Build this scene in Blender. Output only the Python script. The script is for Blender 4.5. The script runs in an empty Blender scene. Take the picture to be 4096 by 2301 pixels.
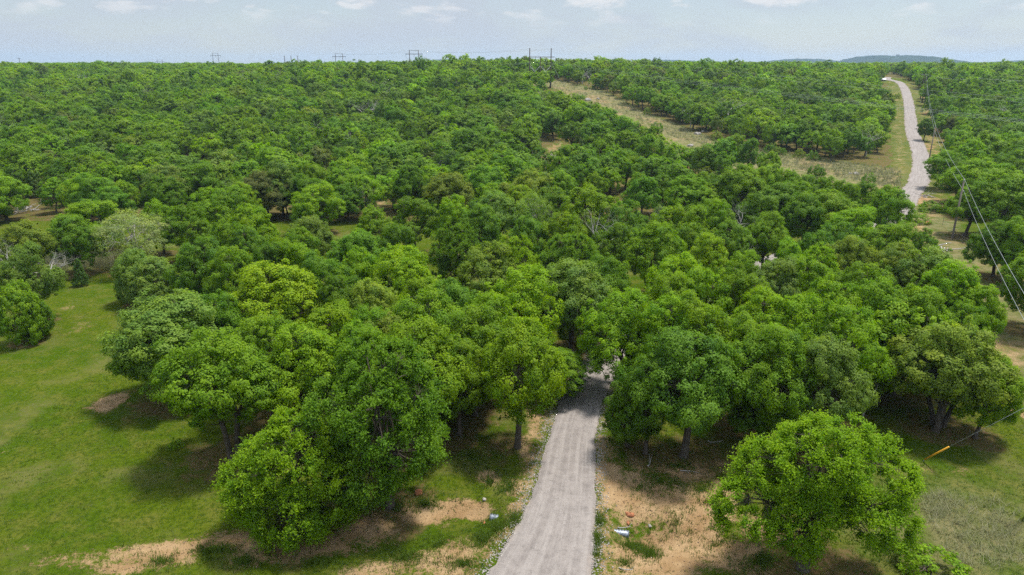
import bpy, math, random
import numpy as np
from mathutils import Vector, Matrix

rng = np.random.default_rng(11)
random.seed(11)
S = bpy.context.scene
COL = S.collection
R = math.radians

# ------------------------------------------------------------------ camera, sky, sun, exposure
CAM_Z, PITCH, F = 27.0, R(18.2), 2732.0          # focal length in pixels of the 4096-wide photograph
cam = bpy.data.cameras.new('camera')
cam.sensor_width = 36.0
cam.lens = 36.0 * F / 4096.0
cam.clip_start, cam.clip_end = 0.5, 20000
cam_o = bpy.data.objects.new('camera', cam)
COL.objects.link(cam_o)
cam_o.location = (0, 0, CAM_Z)
cam_o.rotation_euler = (R(90) - PITCH, 0, 0)
S.camera = cam_o

SUN_AZ, SUN_EL = R(58), R(69)                      # azimuth clockwise from +Y
W = bpy.data.worlds.new('World')
S.world = W
W.use_nodes = True
nt = W.node_tree
nt.nodes.clear()


def node(tree, kind, **kw):
    n = tree.nodes.new(kind)
    for k, v in kw.items():
        setattr(n, k, v)
    return n


def lk(tree, a, b):
    tree.links.new(a, b)


def math_node(tree, op, a, b=None, c=None, clamp=False):
    n = node(tree, 'ShaderNodeMath', operation=op, use_clamp=clamp)
    for i, v in enumerate((a, b, c)):
        if v is None:
            continue
        if isinstance(v, (int, float)):
            n.inputs[i].default_value = v
        else:
            lk(tree, v, n.inputs[i])
    return n.outputs[0]


def mix_col(tree, fac, a, b, mode='MIX'):
    n = node(tree, 'ShaderNodeMix', data_type='RGBA', blend_type=mode)
    for s, v in ((n.inputs[0], fac), (n.inputs[6], a), (n.inputs[7], b)):
        if isinstance(v, (int, float)):
            s.default_value = v
        elif isinstance(v, (tuple, list)):
            s.default_value = (*v[:3], 1)
        else:
            lk(tree, v, s)
    return n.outputs[2]


def remap(tree, val, a, b, c=0.0, d=1.0, smooth=True):
    n = node(tree, 'ShaderNodeMapRange')
    n.interpolation_type = 'SMOOTHSTEP' if smooth else 'LINEAR'
    lk(tree, val, n.inputs[0])
    for i, v in zip((1, 2, 3, 4), (a, b, c, d)):
        n.inputs[i].default_value = v
    return n.outputs[0]


def noise(tree, vec, scale, detail=4.0, rough=0.55, dist=0.0):
    n = node(tree, 'ShaderNodeTexNoise')
    n.inputs['Scale'].default_value = scale
    n.inputs['Detail'].default_value = detail
    n.inputs['Roughness'].default_value = rough
    n.inputs['Distortion'].default_value = dist
    if vec is not None:
        lk(tree, vec, n.inputs['Vector'])
    return n.outputs['Fac']


sky = node(nt, 'ShaderNodeTexSky', sky_type='NISHITA', sun_disc=False)
sky.sun_elevation, sky.sun_rotation = SUN_EL, SUN_AZ
sky.air_density, sky.dust_density, sky.ozone_density = 1.0, 0.4, 1.5
tc = node(nt, 'ShaderNodeTexCoord')
sep = node(nt, 'ShaderNodeSeparateXYZ')
lk(nt, tc.outputs['Generated'], sep.inputs[0])
# thin white veil over the whole sky, denser low down, and scattered fair-weather puffs
mp = node(nt, 'ShaderNodeMapping')
mp.inputs['Scale'].default_value = (1.0, 1.0, 3.2)
mp.inputs['Location'].default_value = (3.31, 1.7, 0.55)
lk(nt, tc.outputs['Generated'], mp.inputs[0])
veil_n = noise(nt, mp.outputs[0], 5.0, 5.0, 0.6, 0.3)
puff_n = noise(nt, mp.outputs[0], 15.0, 7.0, 0.56, 0.15)
elev = sep.outputs['Z']
veil = remap(nt, elev, 0.0, 0.35, 0.86, 0.72)
veil = math_node(nt, 'ADD', veil, remap(nt, veil_n, 0.35, 0.68, -0.30, 0.14), clamp=True)
puff_band = remap(nt, elev, 0.035, 0.085, 0.0, 1.0)
puff = math_node(nt, 'MULTIPLY', remap(nt, puff_n, 0.53, 0.66), puff_band)
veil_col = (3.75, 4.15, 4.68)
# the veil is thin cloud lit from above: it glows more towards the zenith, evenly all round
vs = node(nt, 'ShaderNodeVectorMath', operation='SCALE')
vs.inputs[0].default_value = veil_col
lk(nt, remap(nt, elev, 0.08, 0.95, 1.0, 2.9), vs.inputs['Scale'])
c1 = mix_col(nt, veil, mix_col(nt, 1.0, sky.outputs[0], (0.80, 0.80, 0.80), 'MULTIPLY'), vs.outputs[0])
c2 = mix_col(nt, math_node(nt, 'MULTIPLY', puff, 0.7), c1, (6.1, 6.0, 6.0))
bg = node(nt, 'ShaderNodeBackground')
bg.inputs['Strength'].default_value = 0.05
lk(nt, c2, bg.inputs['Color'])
out = node(nt, 'ShaderNodeOutputWorld')
lk(nt, bg.outputs[0], out.inputs['Surface'])

sun = bpy.data.lights.new('sun', 'SUN')
sun.energy, sun.angle, sun.color = 2.15, R(9.0), (1.0, 0.955, 0.88)
sun_o = bpy.data.objects.new('sun', sun)
COL.objects.link(sun_o)
sun_dir = Vector((math.sin(SUN_AZ) * math.cos(SUN_EL), math.cos(SUN_AZ) * math.cos(SUN_EL), math.sin(SUN_EL)))
sun_o.rotation_euler = sun_dir.to_track_quat('Z', 'Y').to_euler()
sun_o.location = (60, 40, 90)

S.view_settings.view_transform = 'Standard'
S.view_settings.look = 'None'
S.view_settings.exposure = 1.6
S.view_settings.gamma = 1.0
S.view_settings.use_curve_mapping = False
S.render.engine = 'CYCLES'
S.cycles.max_bounces = 6
S.cycles.diffuse_bounces = 3
S.cycles.glossy_bounces = 2
S.cycles.transmission_bounces = 4
S.cycles.transparent_max_bounces = 4
S.cycles.volume_bounces = 0
S.cycles.use_adaptive_sampling = True
S.cycles.adaptive_threshold = 0.015
S.cycles.use_denoising = False
S.cycles.denoiser = 'OPENIMAGEDENOISE'

# ------------------------------------------------------------------ helpers: noise, terrain, projection


def vnoise(x, y, seed=0):
    x = np.asarray(x, float); y = np.asarray(y, float)
    xi = np.floor(x).astype(np.int64); yi = np.floor(y).astype(np.int64)
    xf = x - xi; yf = y - yi
    u = xf * xf * (3 - 2 * xf); v = yf * yf * (3 - 2 * yf)

    def h(a, b):
        n = (a * 374761393 + b * 668265263 + seed * 1442695041) & 0x7fffffff
        n = ((n ^ (n >> 13)) * 1274126177) & 0x7fffffff
        return ((n ^ (n >> 16)) & 0xffff) / 65535.0
    return (h(xi, yi) * (1 - u) + h(xi + 1, yi) * u) * (1 - v) + (h(xi, yi + 1) * (1 - u) + h(xi + 1, yi + 1) * u) * v


def fbm(x, y, seed=0, o=4):
    s = 0; a = 0.5
    for i in range(o):
        s = s + a * vnoise(x * 2 ** i, y * 2 ** i, seed + i)
        a *= 0.5
    return s / (1 - 0.5 ** o)


def sstep(a, b, x):
    t = np.clip((np.asarray(x, float) - a) / (b - a), 0, 1)
    return t * t * (3 - 2 * t)


DITCH = []          # (x, y, radius, depth) hollows, filled below


def terrain(x, y):
    x = np.asarray(x, float); y = np.asarray(y, float)
    sr = sstep(20, 150, x); sl = sstep(-60, -220, x)
    y0 = 150 + 25 * sr - 10 * sl
    y1 = 420 + 50 * sr + 90 * sl
    t = np.clip((y - y0) / (y1 - y0), 0, 1)
    z = 18.0 * t * t * (3 - 2 * t)
    z = z + 3.0 * np.exp(-((x - 15) / 120) ** 2) * np.exp(-((y - 480) / 110) ** 2)
    far = sstep(90, 220, y)
    z = z + far * (fbm(x / 60, y / 60, 5, 2) - 0.5) * 2.0
    z = z + sstep(450, 900, y) * (fbm(x / 320, y / 320, 9, 2) - 0.5) * 5.0
    z = z + 0.30 * (fbm(x / 9, y / 9, 2, 3) - 0.5) * sstep(10, 30, y)
    for (dx, dy, dr, dd) in DITCH:
        z = z - dd * np.exp(-(((x - dx) ** 2 + (y - dy) ** 2) / dr ** 2))
    return z


CT, ST = math.cos(PITCH), math.sin(PITCH)


def ray(px, py):
    u = (px - 2048) / F; v = (1150.5 - py) / F
    return np.array([u, CT + v * ST, -ST + v * CT])


def at_height(px, py, h=0.0, tmax=1500):
    """the place on the terrain where a thing h metres tall has its top on this sight line"""
    d = ray(px, py)
    t = np.concatenate([np.arange(20, 200, 0.25), np.arange(200, tmax, 1.0)])
    X = d[0] * t; Y = d[1] * t; Z = CAM_Z + d[2] * t
    g = Z - terrain(X, Y) - h
    k = np.argmax(g < 0) if (g < 0).any() else len(t) - 1
    return np.array([X[k], Y[k], float(terrain(X[k], Y[k]))])


def project(x, y, z):
    dy = CT * y - ST * (z - CAM_Z)
    dz = ST * y + CT * (z - CAM_Z)
    return 2048 + F * x / dy, 1150.5 - F * dz / dy, dy


def inpoly(px, py, poly):
    px = np.asarray(px); py = np.asarray(py)
    c = np.zeros(px.shape, bool)
    if px.size > 20000:
        xs_ = [p[0] for p in poly]; ys_ = [p[1] for p in poly]
        j = np.nonzero((px > min(xs_)) & (px < max(xs_)) & (py > min(ys_)) & (py < max(ys_)))[0]
        if len(j) and len(j) < 20000:
            c[j] = inpoly(px[j], py[j], poly)
            return c
        if not len(j):
            return c
    n = len(poly)
    for i in range(n):
        x1, y1 = poly[i]; x2, y2 = poly[(i + 1) % n]
        if y1 == y2:
            continue
        k = ((y1 > py) != (y2 > py)) & (px < (x2 - x1) * (py - y1) / (y2 - y1) + x1)
        c ^= k
    return c


# culvert ends sit in hollows beside the driveway
CUL_R = at_height(2516, 2108); CUL_L = at_height(1962, 2042)
DITCH += [(CUL_R[0] + 0.5, CUL_R[1] - 0.2, 1.7, 0.80), (CUL_R[0] + 2.0, CUL_R[1] - 0.8, 1.4, 0.30),
          (CUL_R[0] + 4.2, CUL_R[1] - 1.6, 1.6, 0.30), (CUL_R[0] + 6.5, CUL_R[1] - 2.7, 1.9, 0.28),
          (CUL_L[0] - 0.5, CUL_L[1], 1.2, 0.75), (CUL_L[0] - 2.2, CUL_L[1] - 0.3, 1.3, 0.35), (CUL_L[0] - 4.3, CUL_L[1] - 0.8, 1.7, 0.3)]

# ------------------------------------------------------------------ helpers: objects, meshes, materials


def link(o, parent=None):
    COL.objects.link(o)
    if parent is not None:
        o.parent = parent
    return o


def mesh_obj(name, me, parent=None, loc=None):
    o = bpy.data.objects.new(name, me)
    if loc is not None:
        o.location = loc
    return link(o, parent)


def tag(o, label=None, cat=None, group=None, kind=None):
    if label: o['label'] = label
    if cat: o['category'] = cat
    if group: o['group'] = group
    if kind: o['kind'] = kind
    return o


def empty(name, loc):
    o = bpy.data.objects.new(name, None)
    o.empty_display_size = 0.3
    o.location = loc
    return link(o)


def np_mesh(name, V, Q, mat=None, smooth=False, attrs=None, tris=False):
    """a mesh from numpy vertices and equal-sided faces"""
    k = 3 if tris else 4
    V = np.asarray(V, np.float32).reshape(-1, 3)
    Q = np.asarray(Q, np.int32).reshape(-1, k)
    me = bpy.data.meshes.new(name)
    me.vertices.add(len(V)); me.vertices.foreach_set('co', V.ravel())
    me.loops.add(Q.size); me.loops.foreach_set('vertex_index', Q.ravel())
    me.polygons.add(len(Q))
    me.polygons.foreach_set('loop_start', np.arange(0, Q.size, k, dtype=np.int32))
    if smooth:
        me.polygons.foreach_set('use_smooth', np.ones(len(Q), bool))
    for an, (typ, data) in (attrs or {}).items():
        a = me.attributes.new(an, typ, 'POINT')
        key = {'FLOAT': 'value', 'FLOAT_VECTOR': 'vector', 'FLOAT_COLOR': 'color'}.get(typ, 'value')
        a.data.foreach_set(key, np.asarray(data, np.float32).ravel())
    me.update(calc_edges=True)
    me.validate()
    if mat:
        for m in (mat if isinstance(mat, (list, tuple)) else [mat]):
            me.materials.append(m)
    return me


class MB:
    """collects tubes, boxes and loose faces for one mesh"""

    def __init__(self):
        self.v = []; self.f = []

    def tube(self, pts, rad, n=6, cap=True):
        pts = [Vector(p) for p in pts]
        if isinstance(rad, (int, float)):
            rad = [rad] * len(pts)
        b = len(self.v)
        ref = Vector((0.31, 0.17, 0.93))
        for i, p in enumerate(pts):
            d = (pts[min(i + 1, len(pts) - 1)] - pts[max(i - 1, 0)])
            d = d.normalized() if d.length > 1e-9 else Vector((0, 0, 1))
            r0 = ref if abs(d.dot(ref)) < 0.95 else Vector((1, 0, 0))
            a = d.cross(r0).normalized(); c = d.cross(a)
            for k in range(n):
                t = 2 * math.pi * k / n
                self.v.append(p + (a * math.cos(t) + c * math.sin(t)) * rad[i])
        for i in range(len(pts) - 1):
            for k in range(n):
                k2 = (k + 1) % n
                self.f.append((b + i * n + k, b + i * n + k2, b + (i + 1) * n + k2, b + (i + 1) * n + k))
        if cap:
            self.f.append(tuple(b + k for k in range(n))[::-1])
            self.f.append(tuple(b + (len(pts) - 1) * n + k for k in range(n)))
        return self

    def box(self, c, s, rot=None):
        b = len(self.v)
        M = rot.to_matrix() if rot is not None else Matrix.Identity(3)
        for sx in (-.5, .5):
            for sy in (-.5, .5):
                for sz in (-.5, .5):
                    self.v.append(Vector(c) + M @ Vector((sx * s[0], sy * s[1], sz * s[2])))
        for f in ((0, 1, 3, 2), (4, 6, 7, 5), (0, 4, 5, 1), (2, 3, 7, 6), (0, 2, 6, 4), (1, 5, 7, 3)):
            self.f.append(tuple(b + i for i in f))
        return self

    def mesh(self, name, mat, smooth=True):
        me = bpy.data.meshes.new(name)
        me.from_pydata([tuple(v) for v in self.v], [], self.f)
        if smooth:
            me.polygons.foreach_set('use_smooth', np.ones(len(me.polygons), bool))
        if mat:
            me.materials.append(mat)
        return me

    def build(self, name, mat, parent=None, loc=None, smooth=True):
        return mesh_obj(name, self.mesh(name, mat, smooth), parent, loc)


def new_mat(name):
    m = bpy.data.materials.new(name)
    m.use_nodes = True
    t = m.node_tree
    t.nodes.clear()
    o = node(t, 'ShaderNodeOutputMaterial')
    return m, t, o


def principled(t, col, rough=0.8, spec=0.3, metal=0.0, bump=None, bump_d=0.05, bump_s=0.5):
    p = node(t, 'ShaderNodeBsdfPrincipled')
    p.inputs['Roughness'].default_value = rough
    p.inputs['Specular IOR Level'].default_value = spec
    p.inputs['Metallic'].default_value = metal
    if isinstance(col, (tuple, list)):
        p.inputs['Base Color'].default_value = (*col[:3], 1)
    else:
        lk(t, col, p.inputs['Base Color'])
    if bump is not None:
        b = node(t, 'ShaderNodeBump')
        b.inputs['Distance'].default_value = bump_d
        b.inputs['Strength'].default_value = bump_s
        lk(t, bump, b.inputs['Height'])
        lk(t, b.outputs[0], p.inputs['Normal'])
    return p


def rough_mat(name, a, b, scale=6.0, rough=0.85, spec=0.2, metal=0.0, stretch=None, bump_d=0.02):
    m, t, o = new_mat(name)
    tcn = node(t, 'ShaderNodeTexCoord')
    v = tcn.outputs['Object']
    if stretch:
        mpn = node(t, 'ShaderNodeMapping'); mpn.inputs['Scale'].default_value = stretch
        lk(t, v, mpn.inputs[0]); v = mpn.outputs[0]
    n = noise(t, v, scale, 5, 0.6)
    c = mix_col(t, remap(t, n, 0.3, 0.7), a, b)
    p = principled(t, c, rough, spec, metal, bump=n, bump_d=bump_d)
    lk(t, p.outputs[0], o.inputs[0])
    return m


def leaf_mat(name, trans=0.42, rough=0.6, spec=0.14):
    """leaves: the tree's own tint, small leaf to leaf and clump to clump variation, light through the blade"""
    m, t, o = new_mat(name)
    a = node(t, 'ShaderNodeAttribute', attribute_type='INSTANCER', attribute_name='tint')
    hue = node(t, 'ShaderNodeAttribute', attribute_type='GEOMETRY', attribute_name='hue')
    geo = node(t, 'ShaderNodeNewGeometry')
    rnd = geo.outputs['Random Per Island']
    yel = mix_col(t, 1.0, a.outputs['Color'], (1.28, 1.16, 0.85), 'MULTIPLY')
    dk = mix_col(t, 1.0, a.outputs['Color'], (0.76, 0.86, 0.95), 'MULTIPLY')
    base = mix_col(t, hue.outputs['Fac'], dk, yel)
    v = remap(t, rnd, 0, 1, 0.80, 1.22, False)
    hs = node(t, 'ShaderNodeHueSaturation')
    lk(t, base, hs.inputs['Color']); lk(t, v, hs.inputs['Value'])
    p = principled(t, hs.outputs[0], rough, spec)
    tr = node(t, 'ShaderNodeBsdfTranslucent')
    lk(t, mix_col(t, 1.0, hs.outputs[0], (1.75, 1.85, 0.7), 'MULTIPLY'), tr.inputs['Color'])
    mx = node(t, 'ShaderNodeMixShader')
    mx.inputs[0].default_value = trans
    lk(t, p.outputs[0], mx.inputs[1]); lk(t, tr.outputs[0], mx.inputs[2])
    lk(t, mx.outputs[0], o.inputs[0])
    return m


M_LEAF = leaf_mat('leaves')
M_BARK = rough_mat('bark', (0.045, 0.036, 0.028), (0.13, 0.11, 0.09), 5.0, 0.95, 0.1, stretch=(3, 3, 0.7), bump_d=0.04)
M_DEAD = rough_mat('weathered_wood', (0.24, 0.225, 0.215), (0.46, 0.435, 0.415), 4.0, 0.9, 0.15, stretch=(3, 3, 0.8))
M_POLE = rough_mat('creosoted_pole', (0.035, 0.026, 0.020), (0.075, 0.055, 0.045), 4.0, 0.9, 0.15, stretch=(4, 4, 0.4))
M_POLE_PALE = rough_mat('grey_pole', (0.11, 0.095, 0.08), (0.20, 0.17, 0.145), 4.0, 0.9, 0.15, stretch=(4, 4, 0.4))
M_STEEL = rough_mat('galvanised_steel', (0.13, 0.145, 0.175), (0.26, 0.285, 0.33), 8.0, 0.5, 0.5, 0.75, bump_d=0.004)
M_BRACE = rough_mat('pale_brace', (0.30, 0.31, 0.32), (0.45, 0.45, 0.45), 6.0, 0.7, 0.3)
M_WIRE = rough_mat('aluminium_wire', (0.24, 0.26, 0.27), (0.34, 0.36, 0.37), 2.0, 0.5, 0.4, 0.3, bump_d=0.001)
M_YELLOW = rough_mat('yellow_plastic', (0.70, 0.33, 0.02), (0.80, 0.40, 0.03), 3.0, 0.5, 0.4, bump_d=0.001)
M_PORCELAIN = rough_mat('insulator', (0.35, 0.37, 0.38), (0.5, 0.52, 0.53), 9.0, 0.3, 0.5)
M_RED_ROCK = rough_mat('red_sandstone', (0.24, 0.085, 0.04), (0.42, 0.19, 0.10), 5.0, 0.95, 0.1, bump_d=0.05)
M_GREY_ROCK = rough_mat('grey_limestone', (0.22, 0.20, 0.18), (0.42, 0.39, 0.35), 4.0, 0.95, 0.1, bump_d=0.05)
M_CLOD = rough_mat('sandy_clod', (0.16, 0.105, 0.065), (0.30, 0.205, 0.13), 5.0, 0.95, 0.1)
M_WHITE = rough_mat('white_metal_roof', (0.70, 0.70, 0.70), (0.82, 0.82, 0.82), 2.0, 0.5, 0.4)
M_WALL = rough_mat('tan_siding', (0.30, 0.26, 0.22), (0.42, 0.37, 0.32), 2.0, 0.9, 0.2)
M_GLASS = rough_mat('dark_pane', (0.02, 0.025, 0.03), (0.04, 0.05, 0.06), 2.0, 0.1, 0.5)

# ------------------------------------------------------------------ the driveway line
ROAD_PX = [(2120, 2480, 7.4), (2168, 2301, 6.0), (2215, 2160, 5.2), (2248, 2030, 4.7), (2270, 1880, 4.15), (2295, 1720, 3.75), (2345, 1570, 3.8),
           (2425, 1450, 4.0), (2520, 1360, 4.2), (2640, 1270, 4.2), (2820, 1160, 4.2), (3080, 1050, 4.2), (3380, 955, 4.2),
           (3580, 870, 4.2), (3640, 778, 4.4), (3678, 720, 4.6), (3686, 650, 4.6), (3672, 590, 4.6), (3650, 530, 4.5), (3641, 470, 4.4),
           (3634, 410, 4.3), (3618, 355, 4.3), (3596, 330, 4.3), (3560, 321, 4.3), (3548, 316, 4.3), (3552, 310, 4.2)]
ctrl = []
for (a, b, w) in ROAD_PX:
    g = at_height(a, b)
    ctrl.append((g[0], g[1], w))
ctrl = np.array(ctrl)
# keep the far part monotone in depth
for i in range(1, len(ctrl)):
    if ctrl[i, 1] < ctrl[i - 1, 1] + 2:
        ctrl[i, 1] = ctrl[i - 1, 1] + 2


def catmull(P, step=0.6):
    outp = []
    n = len(P)
    for i in range(n - 1):
        p0, p1, p2, p3 = P[max(i - 1, 0)], P[i], P[i + 1], P[min(i + 2, n - 1)]
        L = np.hypot(*(p2 - p1)[:2]); k = max(2, int(L / step))
        for t in np.linspace(0, 1, k, endpoint=False):
            outp.append(0.5 * ((2 * p1) + (-p0 + p2) * t + (2 * p0 - 5 * p1 + 4 * p2 - p3) * t * t + (-p0 + 3 * p1 - 3 * p2 + p3) * t ** 3))
    outp.append(P[-1])
    return np.array(outp)


road = catmull(ctrl, 0.5)


def road_dist(x, y):
    """distance from the driveway's centre line and the width there"""
    x = np.asarray(x, float); y = np.asarray(y, float)
    P = road[::4] if len(road) > 3 else road
    if x.size > 50000:
        near_ = (x > P[:, 0].min() - 9) & (x < P[:, 0].max() + 9) & (y > P[:, 1].min() - 9) & (y < P[:, 1].max() + 9)
        o1 = np.full(x.shape, 99.0); o2 = np.full(x.shape, 4.2)
        idx_ = np.nonzero(near_.ravel())[0]
        for c0 in range(0, len(idx_), 40000):
            j = idx_[c0:c0 + 40000]
            a1, a2 = road_dist(x.ravel()[j], y.ravel()[j])
            o1.ravel()[j] = a1; o2.ravel()[j] = a2
        return o1, o2
    best = np.full(x.shape, 1e9); w = np.zeros(x.shape)
    for p in P:
        d = (x - p[0]) ** 2 + (y - p[1]) ** 2
        k = d < best
        best = np.where(k, d, best); w = np.where(k, p[2], w)
    return np.sqrt(best), w


# ------------------------------------------------------------------ prototypes: trees
def branch_curve(a, b, sag=0.0, n=4, wob=0.12):
    a = np.array(a, float); b = np.array(b, float)
    L = np.linalg.norm(b - a)
    pts = []
    for i in range(n + 1):
        t = i / n
        p = a * (1 - t) + b * t
        p[2] += sag * L * (4 * t * (1 - t))
        if 0 < i < n:
            p += (np.array([random.random(), random.random(), random.random()]) - 0.5) * wob * L
        pts.append(p)
    return pts


def sph(n, g):
    v = g.normal(size=(n, 3))
    return v / np.linalg.norm(v, axis=1)[:, None]


def leaf_quads(P, N, L, g, wid=0.62):
    """one pointed blade per point: centre P, facing N, length L"""
    n = len(P)
    rnd = sph(n, g)
    T = np.cross(N, rnd); T /= (np.linalg.norm(T, axis=1)[:, None] + 1e-9)
    B = np.cross(N, T)
    L = L[:, None]
    bend = N * (L * g.uniform(-0.12, 0.05, (n, 1)))
    v = np.stack([P - T * L * 0.5, P + B * L * wid * 0.5 + bend, P + T * L * 0.5, P - B * L * wid * 0.5 + bend], 1)
    return v.reshape(-1, 3)


def make_lobes(g, H, a, n, zb):
    """a few uneven domes that make up a crown a metres in half-width between zb and H"""
    lobes = [((0.0, 0.0, zb + (H - zb) * 0.52), (a * 0.66, a * 0.66, (H - zb) * 0.47))]
    ph = g.uniform(0, 6.28)
    for i in range(n):
        th = ph + 6.283 * i / n + g.uniform(-0.35, 0.35)
        rr = a * g.uniform(0.42, 0.66)
        zz = zb + (H - zb) * g.uniform(0.28, 0.68)
        r = a * g.uniform(0.34, 0.50)
        lobes.append(((rr * math.cos(th), rr * math.sin(th), zz), (r, r, r * g.uniform(0.72, 1.05))))
    for i in range(max(2, n // 3)):
        th = g.uniform(0, 6.28); rr = a * g.uniform(0.1, 0.4)
        r = a * g.uniform(0.28, 0.4)
        lobes.append(((rr * math.cos(th), rr * math.sin(th), H - r * g.uniform(0.75, 1.0)), (r, r, r * 0.8)))
    return lobes


def make_tree(name, seed, H=9.0, a=4.0, zb=2.2, nl=7, lobes=None, clumps=190, leaves=125, leaf=0.25, cr=(0.55, 1.0), spiky=False,
              trunk_r=0.24, twigs=True, fork=None, thin=0.0, limb_n=6, bark=None, trunks=1, soft=False, ragged=False):
    g = np.random.default_rng(seed)
    random.seed(seed)
    lobes = lobes or make_lobes(g, H, a, nl, zb)
    LC = np.array([l[0] for l in lobes]); LR = np.array([l[1] for l in lobes])
    area = (LR[:, 0] * LR[:, 2]); area = area / area.sum()
    # clump centres: on the lobes' skins, some inside
    cen = []; nrm = []; tries = 0
    mind = (0.45 if spiky else 0.62) * (cr[0] + cr[1]) / 2
    while len(cen) < clumps and tries < clumps * 60:
        tries += 1
        k = g.choice(len(lobes), p=area)
        d = sph(1, g)[0]
        if d[2] < -0.55 and g.random() < 0.75:
            continue
        f = g.uniform(0.80, 1.0) if g.random() < 0.85 else g.uniform(0.35, 0.8)
        if ragged and g.random() < 0.16:
            f = g.uniform(1.0, 1.22)
        p = LC[k] + d * LR[k] * f
        q = ((p - LC) / LR); q = (q ** 2).sum(1)
        q[k] = 9
        if (q < 0.5).any():
            continue
        if cen and np.min(np.linalg.norm(np.array(cen) - p, axis=1)) < mind * (1 if tries < clumps * 30 else 0.6):
            continue
        cen.append(p); nrm.append(d)
    cen = np.array(cen); nrm = np.array(nrm)
    VV = []; HH = []
    for c, d in zip(cen, nrm):
        r = g.uniform(*cr)
        hue = float(np.clip(g.normal(0.42, 0.24) + 0.10 * d[2], 0, 1))
        if ragged and g.random() < 0.35:
            r *= 0.6
        if spiky:
            ns = max(5, leaves // 11)
            for _ in range(ns):
                dd = sph(1, g)[0] * 0.9 + d * 0.9 + np.array([0, 0, 0.35 if c[2] > H * 0.45 else -0.35])
                dd /= np.linalg.norm(dd)
                Ls = r * g.uniform(0.7, 1.5)
                m = 11
                tt = np.linspace(0.1, 1, m)[:, None]
                droop = np.array([0, 0, -0.25]) * Ls
                P = c + dd * tt * Ls + droop * tt ** 2 + g.normal(size=(m, 3)) * 0.07
                N = sph(m, g) * 0.75 + dd * 0.3 + np.array([0, 0, 0.55])
                N /= np.linalg.norm(N, axis=1)[:, None]
                VV.append(leaf_quads(P, N, leaf * g.uniform(0.7, 1.3, m) * (1.15 - 0.35 * tt[:, 0]), g, 0.5))
                HH.append(np.full(m, np.clip(hue + 0.25 * g.random(), 0, 1)))
        else:
            m = int(leaves * (r / np.mean(cr)) ** 2 * g.uniform(0.75, 1.2) * (1 - thin))
            # a clump is a few sub-tufts
            sub = max(3, m // 22)
            sd = sph(sub, g) + d * 0.75; sd /= np.linalg.norm(sd, axis=1)[:, None]
            kk = g.integers(0, sub, m)
            D = sph(m, g)
            P = c + sd[kk] * r * 0.62 + D * r * g.uniform(0.25, 0.52, (m, 1)) * np.array([1, 1, 0.8])
            N = D * 0.65 + sd[kk] * 0.6 + d * 0.3 + np.array([0, 0, 0.45]) + sph(m, g) * 0.4
            if soft:
                N = D * 0.35 + sd[kk] * 0.55 + d * 0.8 + np.array([0, 0, 0.45]) + sph(m, g) * 0.15
            N /= np.linalg.norm(N, axis=1)[:, None]
            VV.append(leaf_quads(P, N, leaf * g.uniform(0.7, 1.35, m), g))
            HH.append(np.clip(hue + g.normal(0, 0.1, sub)[kk], 0, 1))
    V = np.concatenate(VV); Hh = np.repeat(np.concatenate(HH), 4)
    n = len(V) // 4
    crown = np_mesh(name + '_crown', V, np.arange(n * 4).reshape(-1, 4), M_LEAF, attrs={'hue': ('FLOAT', Hh)})
    # trunk, limbs to every lobe, twigs to the clumps
    mb = MB()
    fork = fork or H * 0.30
    nodes = []
    for tk in range(trunks):
        off = np.array([0.0, 0.0]) if trunks == 1 else np.array([0.38 * math.cos(2.1 * tk + 1), 0.38 * math.sin(2.1 * tk + 1)])
        lean = np.array([g.uniform(-.4, .4), g.uniform(-.4, .4)]) + off * 1.5
        tr = trunk_r * (1 if trunks == 1 else 0.72)
        base = [(off[0], off[1], -0.5), (off[0], off[1], 0.0), (off[0] + lean[0] * .1, off[1] + lean[1] * .1, 0.5), (off[0] + lean[0] * .5, off[1] + lean[1] * .5, fork * .6), (off[0] + lean[0], off[1] + lean[1], fork)]
        mb.tube(base, [tr * 1.7, tr * 1.45, tr * 1.08, tr * .95, tr * .9], 9)
        top = np.array(base[-1])
        nodes.append((top, tr * .8))
        ls = [l for i, l in enumerate(lobes) if i % trunks == tk]
        for (c, rr) in ls:
            c = np.array(c)
            tip = c + np.array([0, 0, rr[2] * 0.35])
            pts = branch_curve(top - np.array([0, 0, 0.25 * g.random()]), tip, sag=0.05, n=5, wob=0.13)
            r0 = tr * g.uniform(0.42, 0.6)
            rads = [r0 * (1 - 0.78 * (i / 5)) for i in range(6)]
            mb.tube(pts, rads, 6, cap=False)
            for p, r in list(zip(pts, rads))[1:]:
                nodes.append((np.array(p), r))
    if twigs:
        NP = np.array([p for p, _ in nodes])
        for c in cen:
            dd = np.linalg.norm(NP - c, axis=1) + 0.35 * np.maximum(0, NP[:, 2] - c[2])
            k = int(np.argmin(dd))
            pts = branch_curve(NP[k], c, sag=0.04, n=3, wob=0.16)
            r0 = min(nodes[k][1] * 0.6, 0.05)
            mb.tube(pts, [r0, r0 * .75, r0 * .5, 0.012], 4, cap=False)
    trunk = mb.mesh(name + '_trunk', bark or M_BARK)
    return trunk, crown


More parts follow.
